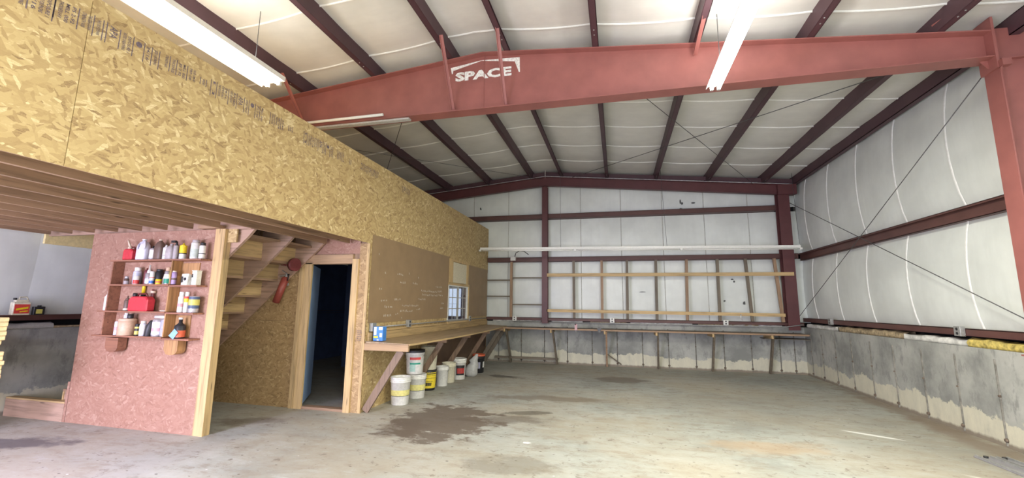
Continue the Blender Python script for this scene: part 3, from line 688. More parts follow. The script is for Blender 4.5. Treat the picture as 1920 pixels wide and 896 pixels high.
# boxed panel above the window: pine frame with cream board
m = MB(); m.box(LX+.0, LX+.025, 8.55, 8.74, 1.93, 2.47).box(LX, LX+.025, 9.62, 9.75, 1.93, 2.47).box(LX, LX+.025, 8.74, 9.62, 2.42, 2.47)
m.build('panel_frame', 'pine_z', ww); B(LX, LX+.03, 8.52, 9.80, 1.905, 1.955).build('head_trim', 'pine_y', ww)
B(LX, LX+.018, 8.76, 9.60, 1.965, 2.41).build('cream_board', 'beige_board', ww) if 'beige_board' in M else B(LX, LX+.018, 8.76, 9.60, 1.965, 2.41).build('cream_board', P('beige_board', (.66, .60, .44)), ww)
B(LX, LX+.03, 9.76, 9.80, 1.10, 1.9).build('side_trim', 'pine_z', ww); B(LX, LX+.035, 8.5, 9.82, 1.085, 1.128).build('sill', 'pine_y', ww)

# door wall (plane y = 5.5)
FY = 5.50
wd = struct('wall_doorway', B(XL+.0, -4.64, FY+.012, FY+.10, 0, 2.598).box(-3.72, -3.50, FY+.012, FY+.10, 0, 2.598).box(-4.64, -3.72, FY+.012, FY+.10, 2.08, 2.598), 'fir_z', 'chipboard cross wall with the open doorway')
for (x0, x1, z0, z1) in ((XL, -5.55, 0, 1.22), (-5.545, -4.635, 0, 1.22), (XL, -5.87, 1.224, 2.598), (-5.865, -4.635, 1.224, 2.598)):
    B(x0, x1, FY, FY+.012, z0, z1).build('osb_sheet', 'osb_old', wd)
B(-4.635, -3.64, FY, FY+.012, 2.21, 2.598).build('osb_sheet', 'osb_pink', wd)  # shade from the tubes shown by the pinker board colour
B(-3.64, -3.478, FY-.005, FY+.012, 0, 2.36).build('osb_sheet', 'osb_old', wd)
B(-3.52, -3.478, FY-.012, FY-.004, .0, 2.36).build('corner_trim', 'pine_z', wd)
tx = MB()
for k, (s_, w) in enumerate((('RATED', .07), ('SHEATHING', .075), ('24/0', .05), ('EXPOSURE 1', .08), ('MILL 000', .07), ('PS 2-92', .06))):
    q = text_mesh(s_, (1, 0, 0), (0, 0, 1), (-3.60, FY-.0065, 1.10-k*.026), w, .016); tx.add(q.v, q.f)
tx.build('printed_stamp', 'ink', wd)
dr = struct('door_1', B(-4.62, -4.548, FY-.038, FY+.12, 0, 2.12), 'pine_z', 'open doorway framed in raw pine leading to a dark blue room')
B(-4.545, -4.415, FY-.03, FY+.0, 0, 2.08).build('jamb', 'pine_z', dr)
B(-4.60, -4.53, FY, FY+.14, 0, 2.08).build('jamb', 'pine_z', dr)
B(-3.735, -3.635, FY-.035, FY+.0, 0, 2.13).build('jamb', 'pine_z', dr)
B(-3.735, -3.70, FY, FY+.14, 0, 2.08).build('jamb', 'pine_z', dr)
B(-4.60, -3.735, FY-.03, FY+.12, 2.065, 2.20).build('head_jamb', 'tan_x', dr)
B(-4.415, -3.735, FY-.02, FY+.10, 0, .035).build('sill', 'fir_x', dr)
lf_ = MB(); lf_.bar((-4.47, FY+.03, 1.05), (-4.905, FY+.77, 1.05), 2.02, .03, (-.77, -.44, 0)); leaf = lf_.build('door_leaf', 'blue', dr)
B(-4.53, -4.525, FY+.05, FY+.10, 1.13, 1.20).build('strike_plate', 'wire', dr)
# the dark room behind
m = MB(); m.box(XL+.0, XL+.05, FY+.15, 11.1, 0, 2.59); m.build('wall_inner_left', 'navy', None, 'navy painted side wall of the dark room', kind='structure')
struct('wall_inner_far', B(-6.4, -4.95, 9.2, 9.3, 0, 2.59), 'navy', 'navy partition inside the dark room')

# shelf partition (plane y = 4.09)
PY = 4.09
ws = struct('wall_partition', B(-6.67, -4.80, PY+.012, PY+.10, 0, 2.36), 'fir_z', 'pinkish chipboard partition that carries the shelves')
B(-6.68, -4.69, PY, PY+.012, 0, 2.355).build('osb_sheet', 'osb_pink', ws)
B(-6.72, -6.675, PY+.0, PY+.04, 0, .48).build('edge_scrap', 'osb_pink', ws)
B(-4.69, -4.55, PY-.002, PY+.088, 0, 2.36).build('edge_post', 'pine_z', ws)
B(XL+.02, -6.725, PY, PY+.04, 0, .215).build('kick_board', 'pink_x', ws)
B(XL+.02, -6.725, PY-.0, PY+.09, .216, .235).build('kick_cap', 'pine_x', ws)
B(-4.63, -4.42, 4.13, 4.15, 2.20, 2.36).build('yellow_block', 'osb', ws)

# stairs: three stringers rising towards +x, open at the back
st = thing('staircase', 'raw timber stairs rising to the loft seen from underneath', 'stairs', (-5.6, 4.85, 0))
sl = .89
steps = [1.10+.245*k for k in range(-4, 5)]
def xlow(z): return -4.31+(z-2.27)/sl
for y, mt in ((4.20, 'pink_x'), (4.83, 'pink_x'), (5.45, 'pink_x')):
    up_ = []
    for zb_ in steps: up_ += [(xlow(zb_)-.19-(0 if zb_ == steps[0] else 0), zb_), (xlow(zb_)-.19, zb_+.245)]
    pts = [(-4.225, 2.59), (-4.225, 2.36), (-4.31, 2.27), (xlow(0.0), 0), (xlow(.12)-.19, 0)]+up_+[(up_[-1][0], 2.59)]
    MB().prism([(x, y-.019, z) for x, z in pts], (0, .038, 0)).build('stringer', mt, st)
for zb_ in steps:
    xk = xlow(zb_)-.19
    B(xk-.0, xk+.018, 4.17, 5.48, zb_+.0, zb_+.215).build('riser', 'pine_y', st)
    B(xk, xk+.30, 4.17, 5.48, zb_+.217, zb_+.247).build('tread', 'fir_y', st)

# ================================================================== WALL SHELF AND ITS GOODS
sh = thing('wall_shelf', 'dark stained wooden shelf unit on the pinkish partition', 'shelf', (-5.4, 4.03, 1.5))
sy0, sy1 = 3.95, PY-.001
shelves = [(-6.12, -4.70, 1.97, 'l'), (-6.10, -5.14, 1.672, 'l'), (-5.13, -4.72, 1.662, 'r'), (-6.20, -5.14, 1.352, 'l'), (-5.13, -4.72, 1.345, 'r'), (-6.24, -5.14, 1.062, 'l'), (-5.13, -4.74, 1.05, 'r')]
for (a, b_, z, _) in shelves: B(a, b_, sy0, sy1, z-.0, z+.018).build('shelf_board', 'shelfwood', sh)
for (x, z0, z1) in ((-6.08, 1.69, 1.97), (-6.09, 1.371, 1.672), (-6.10, 1.081, 1.352), (-5.145, 1.69, 1.97), (-5.145, 1.371, 1.66), (-5.145, 1.081, 1.35)):
    B(x, x+.018, sy0+.01, sy1, z0, z1).build('upright', 'shelfback' if x > -6 else 'shelfwood', sh)
for (a, b_, z0, z1) in ((-5.12, -4.86, 1.69, 1.95), (-5.12, -4.90, 1.08, 1.33)):
    B(a, b_, sy1-.012, sy1, z0, z1).build('back_board', 'shelfback', sh)
for (x, mt) in ((-5.93, 'shelfwood'), (-5.02, 'shelfback')):
    m = MB(); pts = [(x-.09, sy0+.02, 1.05), (x+.11, sy0+.02, 1.05), (x+.11, sy0+.02, .93)]+[(x+.11-.1*(1-math.cos(a)), sy0+.02, .93-.05*math.sin(a)) for a in (.6, 1.1, 1.57)]+[(x-.05, sy0+.02, .89), (x-.09, sy0+.02, .94)]
    m.prism(pts, (0, .10, 0)); m.build('bracket', mt, sh)
G1, G2, G3, G4 = ['goods on the wall shelf, %s row' % s for s in ('top', 'second', 'third', 'bottom')]
SY = 4.01
def can(name, label, cat, x, z, d, h, mat, group, label_mat=None, cap=None, cap_mat='white_plastic', caph=.03, band=(.15, .85), y=SY, cone=False, band2=None):
    t = thing(name, label, cat, (x, y, z), group); r = d/2
    bh = h-caph if cap else h
    m = MB().lathe((x, y, z), [(r*.94, 0), (r, .006), (r, bh*.94), (r*.9, bh*.97), (r*.78 if cap else r*.9, bh)], 18); bd = m.build('body', mat, t)
    if label_mat: MB().lathe((x, y, z+bh*band[0]), [(r+.0015, 0), (r+.0015, bh*(band[1]-band[0]))], 18, capb=False, capt=False).build('label_wrap', label_mat, bd)
    if band2: MB().lathe((x, y, z+bh*band2[0]), [(r+.0025, 0), (r+.0025, bh*(band2[1]-band2[0]))], 18, capb=False, capt=False).build('label_band', band2[2], bd)
    if cap == 'cap': MB().lathe((x, y, z+bh), [(r*.8, 0), (r*.8, caph*.9), (r*.7, caph)], 16).build('cap', cap_mat, t)
    if cap == 'noz': MB().lathe((x, y, z+bh), [(r*.75, 0), (r*.6, caph*.35), (r*.28, caph*.45), (r*.25, caph)], 12).build('nozzle', cap_mat, t)
    if cap == 'cone': MB().lathe((x, y, z+bh), [(r*.7, 0), (r*.5, caph*.3), (r*.12, caph)], 12).build('nozzle', cap_mat, t)
    if cap == 'neck': MB().lathe((x, y, z+bh), [(r*.75, 0), (r*.35, caph*.4), (r*.35, caph)], 12).build('neck', cap_mat, t)
    return t
def jug(name, label, x, z, w, dp, h, mat, group, y=SY, cap_mat='white_plastic', handle=True, lab=None):
    t = thing(name, label, 'jug', (x, y, z), group)
    prof = [(.46, 0), (.5, .04), (.5, .55), (.44, .72), (.30, .85), (.16, .9), (.14, .96)]
    m = MB(); n = 20; vs = []
    for r_, zz in prof:
        for i in range(n):
            a = 2*math.pi*i/n; c, s_ = math.cos(a), math.sin(a)
            c = math.copysign(abs(c)**.6, c); s_ = math.copysign(abs(s_)**.6, s_)
            vs.append((x+c*w*r_, y+s_*dp*r_, z+zz*h))
    fs = [(k*n+i, k*n+(i+1) % n, (k+1)*n+(i+1) % n, (k+1)*n+i) for k in range(len(prof)-1) for i in range(n)]
    m.add(vs, fs, True); m.add(vs[:n], [tuple(range(n-1, -1, -1))]); m.add(vs[-n:], [tuple(range(n))]); m.build('body', mat, t)
    MB().lathe((x, y, z+h*.94), [(w*.17, 0), (w*.17, h*.06)], 12).build('cap', cap_mat, t)
    if handle: MB().tube([(x+w*.12, y-dp*.1, z+h*.90), (x+w*.34, y-dp*.28, z+h*.86), (x+w*.44, y-dp*.36, z+h*.70), (x+w*.42, y-dp*.42, z+h*.5)], w*.065, 8).build('handle', mat, t)
    if lab: B(x-w*.36, x+w*.36, y-dp*.5-.002, y-dp*.5+.002, z+h*.12, z+h*.5).build('label_wrap', lab, t)
    return t
def gascan(label, x, z, w, dp, h, group, nozzle, y=SY):
    t = thing('gas_can', label, 'gas can', (x, y, z), group)
    m = B(x-w/2, x+w/2, y-dp/2, y+dp/2, z, z+h*.72); m.prism([(x-w/2, y-dp/2, z+h*.72), (x+w/2, y-dp/2, z+h*.72), (x+w*.36, y-dp/2, z+h*.92), (x-w*.36, y-dp/2, z+h*.92)], (0, dp, 0)); m.build('body', 'red_can', t, bevel=.012)
    MB().tube([(x-w*.25, y, z+h*.9), (x-w*.2, y, z+h*1.08), (x+w*.2, y, z+h*1.08), (x+w*.27, y, z+h*.9)], .010, 8).build('handle', 'dark_red', t)
    m = MB()
    if nozzle == 'beige': m.cyl((x-w*.1, y-.02, z+h*.92), (x-w*.1, y-.02, z+h*1.08), .022, n=12); m.cyl((x-w*.1, y-.02, z+h*1.08), (x-w*.30, y-.03, z+h*1.62), .013, .010, 10); m.build('spout', 'beige', t)
    else: m.cyl((x-w*.3, y-.02, z+h*.88), (x-w*.3, y-.02, z+h*1.12), .022, n=12); m.build('spout', 'black_plastic', t)
    return t
# top row
zs = 1.989
gascan('red gas can with a long beige spout at the left end of the top shelf', -5.86, zs, .15, .115, .15, G1, 'beige')
jug('jug', 'pale lilac-white jug with a moulded handle beside the red gas can', -5.68, zs, .15, .10, .26, 'lilac_white', G1)
B(-5.705, -5.685, SY-.052, SY-.040, zs+.13, zs+.20).build('handle_recess', P('recess_grey', (.20, .20, .26)), [o for o in bpy.data.objects if o.get('label', '').startswith('pale lilac')][0], bevel=.004)  # raised dark block standing in for shade in the handle slot
can('bottle', 'small white bottle half hidden left of the brown jug', 'bottle', -5.517, zs, .075, .17, 'clear_grey', G1, 'white_plastic', 'neck', 'black_plastic', .03)
jug('jug', 'dark brown jug with a white cap on the top shelf', -5.42, zs, .115, .09, .25, 'brown_bottle', G1, cap_mat='beige', handle=False)
can('bottle', 'white ribbed bottle just left of the grey jug on the top shelf', 'bottle', -5.32, zs, .062, .18, 'white_plastic', G1, None, 'neck', 'white_plastic', .03, band2=(.3, .36, 'clear_grey'))
jug('jug', 'translucent grey jug in the middle of the top shelf', -5.241, zs, .096, .09, .19, 'clear_grey', G1, cap_mat='clear_grey', handle=False)
t = can('spray_bottle', 'spray bottle with a dark trigger on the top shelf', 'bottle', -5.165, zs, .055, .22, 'clear_grey', G1, None, 'neck', 'black_plastic', .05); B(-5.20, -5.14, SY-.045, SY-.02, zs+.20, zs+.225).build('trigger', 'black_plastic', t)
can('glue_bottle', 'yellow squeeze bottle with pointed cap on the top shelf', 'bottle', -5.055, zs, .072, .195, 'white_plastic', G1, 'yellow_plastic', 'noz', 'yellow_plastic', .03, (.45, 1), band2=(.38, .45, 'black_plastic'))
can('spray_can', 'wide white can with green print near the right end of the top shelf', 'can', -4.875, zs-.008, .092, .23, 'white_plastic', G1, 'white_plastic', 'cap', 'clear_grey', .03, band2=(.15, .6, 'label_green')) if 'label_green' in M else can('spray_can', 'wide white can with grey print near the right end of the top shelf', 'can', -4.875, zs, .092, .23, 'white_plastic', G1, P('label_green', (.50, .56, .48)), 'cap', 'clear_grey', .03, (.12, .6))
can('spray_can', 'narrow white can at the right end of the top shelf', 'can', -4.765, zs, .064, .195, 'silver_can', G1, 'white_plastic', 'cap', 'black_plastic', .03, (.05, .95), band2=(.35, .40, 'black_plastic'))
# second row
zs = 1.691
can('small_bottle', 'tiny brown bottle with pale cap at the left end of the second shelf', 'bottle', -5.885, zs, .052, .10, 'brown_bottle', G2, 'clear_grey', 'cap', 'silver_can', .03, (.0, .6))
can('spray_can', 'tall white spray can at the left of the second shelf', 'can', -5.75, zs, .082, .21, 'lilac_white', G2, 'pale_label', 'cap', 'white_plastic', .045) if 'pale_label' in M else can('spray_can', 'tall white spray can at the left of the second shelf', 'can', -5.75, zs, .082, .21, 'lilac_white', G2, P('pale_label', (.50, .52, .62)), 'cap', 'white_plastic', .045, y=SY+.02)
can('small_can', 'short white can with a red base in front of the tall spray can', 'can', -5.685, zs, .06, .10, 'white_plastic', G2, 'red_label', None, band=(.05, .5), y=SY-.03)
can('bottle', 'maroon bottle behind the red based can', 'bottle', -5.615, zs, .055, .20, 'maroon', G2, 'dark_red', 'noz', 'dark_red', .03, y=SY+.03)
can('pump_bottle', 'bottle with a tall white pump on the second shelf', 'bottle', -5.535, zs, .066, .235, 'silver_can', G2, 'white_plastic', 'noz', 'white_plastic', .10, (.1, .5))
can('tube', 'white tube with a blue foot on the second shelf', 'tube', -5.455, zs, .05, .155, 'white_plastic', G2, 'blue_label', None, band=(.08, .28), y=SY-.02, band2=(.5, .55, 'red_label'))
can('bottle', 'black bottle behind the white and blue tube', 'bottle', -5.42, zs, .08, .185, 'black_plastic', G2, None, 'cap', 'black_plastic', .03, y=SY+.035)
can('small_tub', 'small yellow tub with a red patch on the second shelf', 'tub', -5.345, zs, .062, .062, 'yellow_plastic', G2, 'orange_plastic', None, band=(.3, .6), y=SY-.02)
can('tube', 'thin grey tube with conical tip behind the small yellow tub', 'tube', -5.32, zs, .035, .13, 'clear_grey', G2, None, 'cone', 'beige', .06, y=SY+.02)
can('spray_can', 'silver spray can with tan cap and green label on the second shelf', 'can', -5.24, zs, .066, .205, 'silver_can', G2, 'green_label', 'cap', 'tan_tub', .045, (.08, .42), band2=(.42, .75, 'white_plastic'))
can('glue_bottle', 'slim yellow glue bottle with orange nozzle on the second shelf', 'bottle', -5.175, zs, .046, .235, 'yellow_band', G2, 'yellow_plastic', 'cone', 'beige', .065, (.55, 1))
can('small_can', 'lilac can at the right end of the second shelf', 'can', -5.115, zs, .052, .16, 'lilac', G2, None, 'cap', 'beige', .015, y=SY-.02, band2=(.35, .5, 'brown_bottle'))
zs = 1.681
t = thing('carton', 'crumpled white carton with black round mark in the right bay of the second shelf', 'box', (-4.90, SY-.02, zs), G2)
m = MB(); m.box(-4.965, -4.86, SY-.05, SY+.01, zs, zs+.125, j=.010); m.build('body', 'white_plastic', t)
MB().cyl((-4.905, SY-.056, zs+.07), (-4.905, SY-.058, zs+.07), .018, n=14).build('round_mark', 'black_plastic', t); B(-4.96, -4.94, SY-.058, SY-.056, zs+.03, zs+.10).build('print_block', 'black_plastic', t)
t = thing('carton', 'upright cream white carton at the right end of the second shelf', 'box', (-4.80, SY, zs), G2)
B(-4.835, -4.765, SY-.035, SY+.03, zs, zs+.165).build('body', P('cream_card', (.72, .72, .62)), t, bevel=.003); B(-4.838, -4.762, SY-.038, SY+.033, zs+.166, zs+.172).build('lid', 'cream_card', t); B(-4.83, -4.815, SY-.037, SY-.0355, zs+.09, zs+.13).build('print_block', 'black_plastic', t)
# third row
zs = 1.371
can('bottle', 'plain white bottle standing left of the shelf unit', 'bottle', -6.15, zs, .06, .235, 'white_plastic', G3, None, 'neck', 'white_plastic', .06)
can('bottle', 'dark ridged bottle left of the red gas can on the third shelf', 'bottle', -5.82, zs, .062, .18, 'brown_bottle', G3, 'beige', 'noz', 'brown_bottle', .05, (.05, .22))
gascan('big flat red gas can on the third shelf', -5.56, zs, .30, .10, .19, G3, 'black', SY-.022)
can('squeeze_bottle', 'bright yellow pointed bottle rising behind the flat red gas can', 'bottle', -5.66, zs, .045, .33, 'black_plastic', G3, None, 'cap', 'yellow_plastic', .12, y=SY+.053)
t = thing('bottle_pair', 'tan topped bottle peeking over the flat red gas can', 'bottle', (-5.50, SY+.04, zs), G3)
MB().lathe((-5.50, SY+.050, zs), [(.020, 0), (.020, .2), (.014, .22), (.014, .26)], 12).build('body', 'dark_red', t); MB().lathe((-5.50, SY+.05, zs+.215), [(.026, 0), (.026, .03)], 12).build('cap', 'beige', t)
t = thing('tape_coil', 'flat coil of cord lying on the third shelf', 'coil', (-5.20, SY-.02, zs), G3)
MB().tube([(-5.20+.05*math.cos(a/12*6.283), SY-.02+.03*math.sin(a/12*6.283), zs+.008) for a in range(13)], .006, 6).build('coil', 'beige', t)
zs = 1.364
can('tall_bottle', 'tall white bottle with red label in the right bay of the third shelf', 'bottle', -4.985, zs, .066, .24, 'white_plastic', G3, 'white_plastic', 'cap', 'white_plastic', .05, band2=(.3, .75, 'red_half')) if 'red_half' in M else can('tall_bottle', 'tall white bottle in the right bay of the third shelf', 'bottle', -4.985, zs, .066, .24, 'white_plastic', G3, P('red_half', (.62, .30, .30)), 'cap', 'white_plastic', .05, (.35, .55))
can('caulk_tube', 'white tube with yellow and red bands beside the tall white bottle', 'tube', -4.90, zs, .052, .24, 'white_plastic', G3, 'yellow_plastic', 'cap', 'white_plastic', .05, (.62, .85), y=SY-.005, band2=(.85, .98, 'red_label'))
can('paint_can', 'dark blue can with round yellow emblem at the right of the third shelf', 'can', -4.795, zs, .105, .19, 'silver_can', G3, P('navy_label', (.06, .09, .16)), None, band=(.25, .95), band2=(.45, .80, 'green_yellow'))
# bottom row
zs = 1.081
can('stacked_tins', 'small pink and white tin at the left end of the bottom shelf', 'can', -5.92, zs, .055, .16, 'lilac_white', G4, 'pale_pink', None) if 'pale_pink' in M else can('stacked_tins', 'small pink and white tin at the left end of the bottom shelf', 'can', -5.93, zs, .05, .16, 'lilac_white', G4, P('pale_pink', (.60, .36, .38)), None, band=(.35, .6))
can('tub', 'large tan tub with brown emblem on the bottom shelf', 'tub', -5.77, zs, .175, .20, 'tan_tub', G4, None, None, band2=(.90, .93, 'beige'))
can('small_bottle', 'short white capped bottle on top of the large tan tub', 'bottle', -5.80, zs+.201, .05, .065, 'lilac_white', G4, None, 'cap', 'white_plastic', .02)
can('small_bottle', 'black lid lying on top of the large tan tub', 'lid', -5.735, zs+.201, .06, .05, 'black_plastic', G4)
can('small_can', 'slim yellow and black can right of the tan tub', 'can', -5.60, zs, .05, .14, 'black_plastic', G4, 'green_yellow', None, band=(.1, .4), band2=(.6, .75, 'green_yellow'))
can('bottle', 'white bottle with flat cap in the middle of the bottom shelf', 'bottle', -5.50, zs, .066, .175, 'lilac_white', G4, 'white_plastic', 'cap', 'white_plastic', .03, y=SY-.01)
t = thing('black_bag', 'slumped black bag on the bottom shelf', 'bag', (-5.41, SY, zs), G4)
m = MB(); vs = []
for k, (zz, w, d_) in enumerate(((0, .045, .045), (.06, .05, .05), (.12, .042, .045), (.16, .025, .03), (.185, .012, .02))):
    for i in range(12):
        a = i/12*6.283; nz = 1+.18*mnoise.noise(Vector((math.cos(a)*2, math.sin(a)*2, zz*20)))
        vs.append((-5.418+zz*.18+math.cos(a)*w*nz, SY+math.sin(a)*d_*nz, zs+zz))
m.add(vs, [(k*12+i, k*12+(i+1) % 12, (k+1)*12+(i+1) % 12, (k+1)*12+i) for k in range(4) for i in range(12)], True); m.build('body', 'black_plastic', t)
can('paint_can', 'silver paint can with reddish label on the bottom shelf', 'can', -5.285, zs, .115, .20, 'silver_can', G4, 'lilac_white', None, band=(.12, .85), band2=(.30, .5, 'pale_pink'))
can('paint_can', 'silver paint can against the shelf divider on the bottom shelf', 'can', -5.185, zs, .078, .205, 'silver_can', G4, P('grey_label', (.34, .34, .44)), None, band=(.1, .9))
t = thing('paper_roll', 'white paint roller lying on top of the two silver cans', 'roller', (-5.24, SY, zs+.207), G4)
MB().cyl((-5.34, SY, zs+.225), (-5.15, SY, zs+.225), .018, n=14).build('sleeve', 'white_plastic', t)
t = can('oil_bottle', 'black bottle with orange label and blue hang tag in the bottom right bay', 'bottle', -4.955, 1.069, .11, .15, 'black_plastic', G4, 'orange_plastic', None, band=(.1, .6))
MB().lathe((-4.955, SY, 1.069+.145), [(.05, 0), (.02, .03), (.018, .07)], 12, capb=False).build('neck', 'black_plastic', t); MB().lathe((-4.955, SY, 1.069+.215), [(.022, 0), (.022, .022)], 12).build('cap', 'white_plastic', t)
m = MB(); m.prism([(-5.03, SY-.062, 1.10), (-4.96, SY-.062, 1.06), (-4.90, SY-.062, 1.14), (-4.955, SY-.062, 1.18)], (0, -.002, 0)); m.build('tag', 'pale_blue', t); tag(t.children[-1], 'blue hang tag')

# fire extinguisher on the cross wall, red funnel on the stair
e = thing('fire_extinguisher', 'faded red fire extinguisher hanging crooked beside the doorway', 'extinguisher', (-4.85, 5.40, 1.5))
a, b_ = Vector((-4.90, 5.365, 1.50)), Vector((-4.775, 5.365, 1.84))
d_ = (b_-a).normalized(); m = MB(); m.cyl(a, b_, .052, n=18); m.cyl(b_, b_+d_*.03, .052, .02, 18); m.cyl(a-d_*.01, a, .045, .052, 18); m.build('cylinder', 'extinguisher_red', e)
m = MB(); m.cyl(b_+d_*.03, b_+d_*.07, .016, n=10); m.bar(b_+d_*.06, b_+d_*.06+Vector((-.12, 0, -.02)), .02, .012); m.bar(b_+d_*.075, b_+d_*.10+Vector((-.10, 0, .03)), .02, .008); m.build('valve', 'metalgrey', e)
MB().tube([b_+d_*.05, b_+d_*.05+Vector((.05, -.01, .02)), b_+Vector((.06, -.02, -.03))], .008, 6).build('hose', 'black_plastic', e)
B(-4.82, -4.76, 5.41, 5.43, 1.74, 1.78).build('wall_hook', 'metalgrey', e)
e = thing('funnel', 'dark red funnel stored under the stair treads', 'funnel', (-4.66, 5.35, 2.0))
MB().cyl((-4.86, 5.36, 2.05), (-4.72, 5.33, 2.05), .014, .024, 12).cyl((-4.72, 5.33, 2.05), (-4.60, 5.30, 2.04), .024, .095, 18, cap=False).cyl((-4.60, 5.30, 2.04), (-4.55, 5.29, 2.04), .095, .095, 18).build('cone', 'dark_red', e)

# goods on the ledge of the left wall
zs = 1.287
t = thing('jug', 'cream jug with a red label on the ledge of the left wall', 'jug', (-7.72, 4.03, zs))
B(-7.76, -7.69, 3.95, 4.13, zs, zs+.17).box(-7.75, -7.70, 3.97, 4.11, zs+.17, zs+.20).build('body', 'cream_plastic', t, bevel=.008)
B(-7.690, -7.686, 3.965, 4.115, zs+.02, zs+.14).build('label_wrap', 'red_label', t)
MB().prism([(-7.685, 3.98, zs+.06), (-7.685, 4.10, zs+.085), (-7.685, 4.10, zs+.11), (-7.685, 3.98, zs+.085)], (.001, 0, 0)).prism([(-7.685, 4.02, zs+.035), (-7.685, 4.10, zs+.045), (-7.685, 4.10, zs+.06), (-7.685, 4.02, zs+.05)], (.001, 0, 0)).build('label_print', 'yellow_plastic', t)
MB().tube([(-7.725, 4.01, zs+.19), (-7.725, 4.02, zs+.235), (-7.725, 4.09, zs+.235), (-7.725, 4.11, zs+.19)], .009, 8).build('handle', 'cream_plastic', t)
MB().cyl((-7.725, 3.975, zs+.20), (-7.725, 3.975, zs+.225), .018, n=12).build('cap', 'black_plastic', t)
t = thing('tin', 'black rectangular tin with yellow label on the ledge of the left wall', 'tin', (-7.72, 4.23, zs))
B(-7.75, -7.70, 4.17, 4.29, zs, zs+.11).build('body', 'black_plastic', t, bevel=.004); B(-7.70, -7.697, 4.195, 4.26, zs+.015, zs+.075).build('label_wrap', 'green_yellow', t)
MB().cyl((-7.725, 4.235, zs+.11), (-7.725, 4.235, zs+.128), .02, n=12).build('cap', 'black_plastic', t)

# lumber pile at the very left
ORD = ['topmost', 'second', 'third', 'fourth', 'fifth', 'sixth', 'seventh']
for bundle, ztop, cnt, th in (('upper', 1.30, 6, .049), ('lower', .94, 7, .0475)):
    for k in range(cnt):
        end = (-6.44 if bundle == 'upper' else -6.39)+random.uniform(-.03, .02)-(.03 if k == cnt-1 else 0); z = ztop-th*(k+1)
        B(end-1.3, end, 3.165, 3.295, z, z+th-.002).build('board', 'lumber_yellow', None, '%s yellow board of the %s bundle in the lumber pile at the left edge' % (ORD[k], bundle), 'board', 'boards piled at the left edge', loc=(end, 3.23, z), bevel=.006)
t = thing('lumber_rack', 'timber rack carrying the board pile at the left edge', 'rack', (-7.2, 3.23, 0))
for x in (-6.95, -7.45):
    B(x-.05, x+.05, 3.10, 3.16, 0, 1.32).build('post', 'pine_z', t); B(x-.05, x+.05, 3.30, 3.36, 0, 1.32).build('post', 'pine_z', t)
    B(x-.05, x+.05, 3.16, 3.30, .54, .606).build('crossbar', 'pine_y', t)
    B(x-.05, x+.05, 3.165, 3.295, .942, 1.004).build('spacer', 'pine_y', t)

# ================================================================== BENCHES
bn = thing('workbench', 'long plywood workbench along the chipboard wall', 'workbench', (-3.15, 8.4, 0))
pts = []; n = 14
for i in range(n+1):
    y = 5.52+(11.25-5.52)*i/n; u = i/n
    xf = -2.80-.10*u+.045*math.sin(u*math.pi)*1.0
    zf = .945-.0+.0*u-.018*math.sin(u*math.pi*1.0)
    pts.append((xf, y, zf))
vs = []
for (xf, y, zf) in pts: vs += [(LX+.002, y, .965), (xf, y, zf), (xf, y, zf-.022), (LX+.002, y, .943)]
fs = [(4*i+k, 4*i+(k+1) % 4, 4*(i+1)+(k+1) % 4, 4*(i+1)+k) for i in range(n) for k in range(4)]+[(3, 2, 1, 0), (4*n, 4*n+1, 4*n+2, 4*n+3)]
MB().add(vs, fs).build('worktop', 'benchtop', bn)
MB().add([v for (xf, y, zf) in pts for v in ((xf+.001, y, zf+.001), (xf+.012, y, zf+.001), (xf+.012, y, zf-.024), (xf+.001, y, zf-.024))], fs).build('edge_strip', 'pine_y', bn)
B(-3.49, -2.80, 5.495, 5.533, .845, .94).build('end_apron', 'tan_x', bn)
B(LX+.002, LX+.04, 5.56, 11.3, .967, 1.08).build('backsplash', 'pine_y', bn)
B(LX+.002, LX+.022, 5.9, 11.3, 1.085, 1.115).build('wall_batten', 'pine_y', bn)
MB().bar((-2.93, 5.56, .85), (-3.44, 5.56, .02), .04, .10, (1, 0, -.6)).build('brace', 'brown_z', bn)
for (y, yb_) in ((7.02, 7.10), (8.24, 8.28), (9.55, 9.65), (10.75, 10.62)):
    B(LX+.005, -2.86, y-.019, y+.019, .845, .925).build('bearer', 'fir_x', bn)
    MB().bar((-2.97, y+.045, .85), (-3.44, yb_, .12 if y < 10 else .05), .04, .09, (1, 0, -.6)).build('brace', 'brown_z' if y < 10 else 'grey_z', bn)
MB().bar((-2.9, 11.0, .86), (-3.42, 11.0, .05), .04, .09, (1, 0, -.6)).build('brace', 'grey_z', bn)
bb = thing('back_bench', 'narrow grey plank bench along the concrete back wall', 'workbench', (.6, 11.05, 0))
B(-2.88, 4.05, 10.76, YB-.013, .912, .93).build('worktop', 'grey_x', bb); B(-2.87, 4.02, 10.748, 10.762, .895, .931).build('edge_strip', 'fir_x', bb)
for (xt, xb_, g_) in ((-2.80, -2.77, 'grey_z'), (-1.60, -1.55, 'grey_z'), (-.29, -.30, 'fir_z'), (.90, .92, 'grey_z'), (2.13, 2.14, 'grey_z'), (3.34, 3.36, 'grey_z')):
    B(xt-.055, xt-.015, 10.77, YB-.013, .82, .91).build('bearer', 'pine_y', bb)
    MB().bar((xt, 10.83, .90), (xb_, 11.28, .01), .04, .085, (0, 1, .5)).build('leg', g_, bb)
B(-3.2, -1.52, 11.20, 11.29, .11, .16).build('lower_rail', 'grey_x', bb)
MB().bar((-.28, 11.26, .30), (.05, 11.33, .06), .02, .03).build('loose_stick', 'grey_x', bb)
B(3.2, 4.12, 10.95, 11.3, .80, .815).build('lower_shelf', 'grey_x', bb)

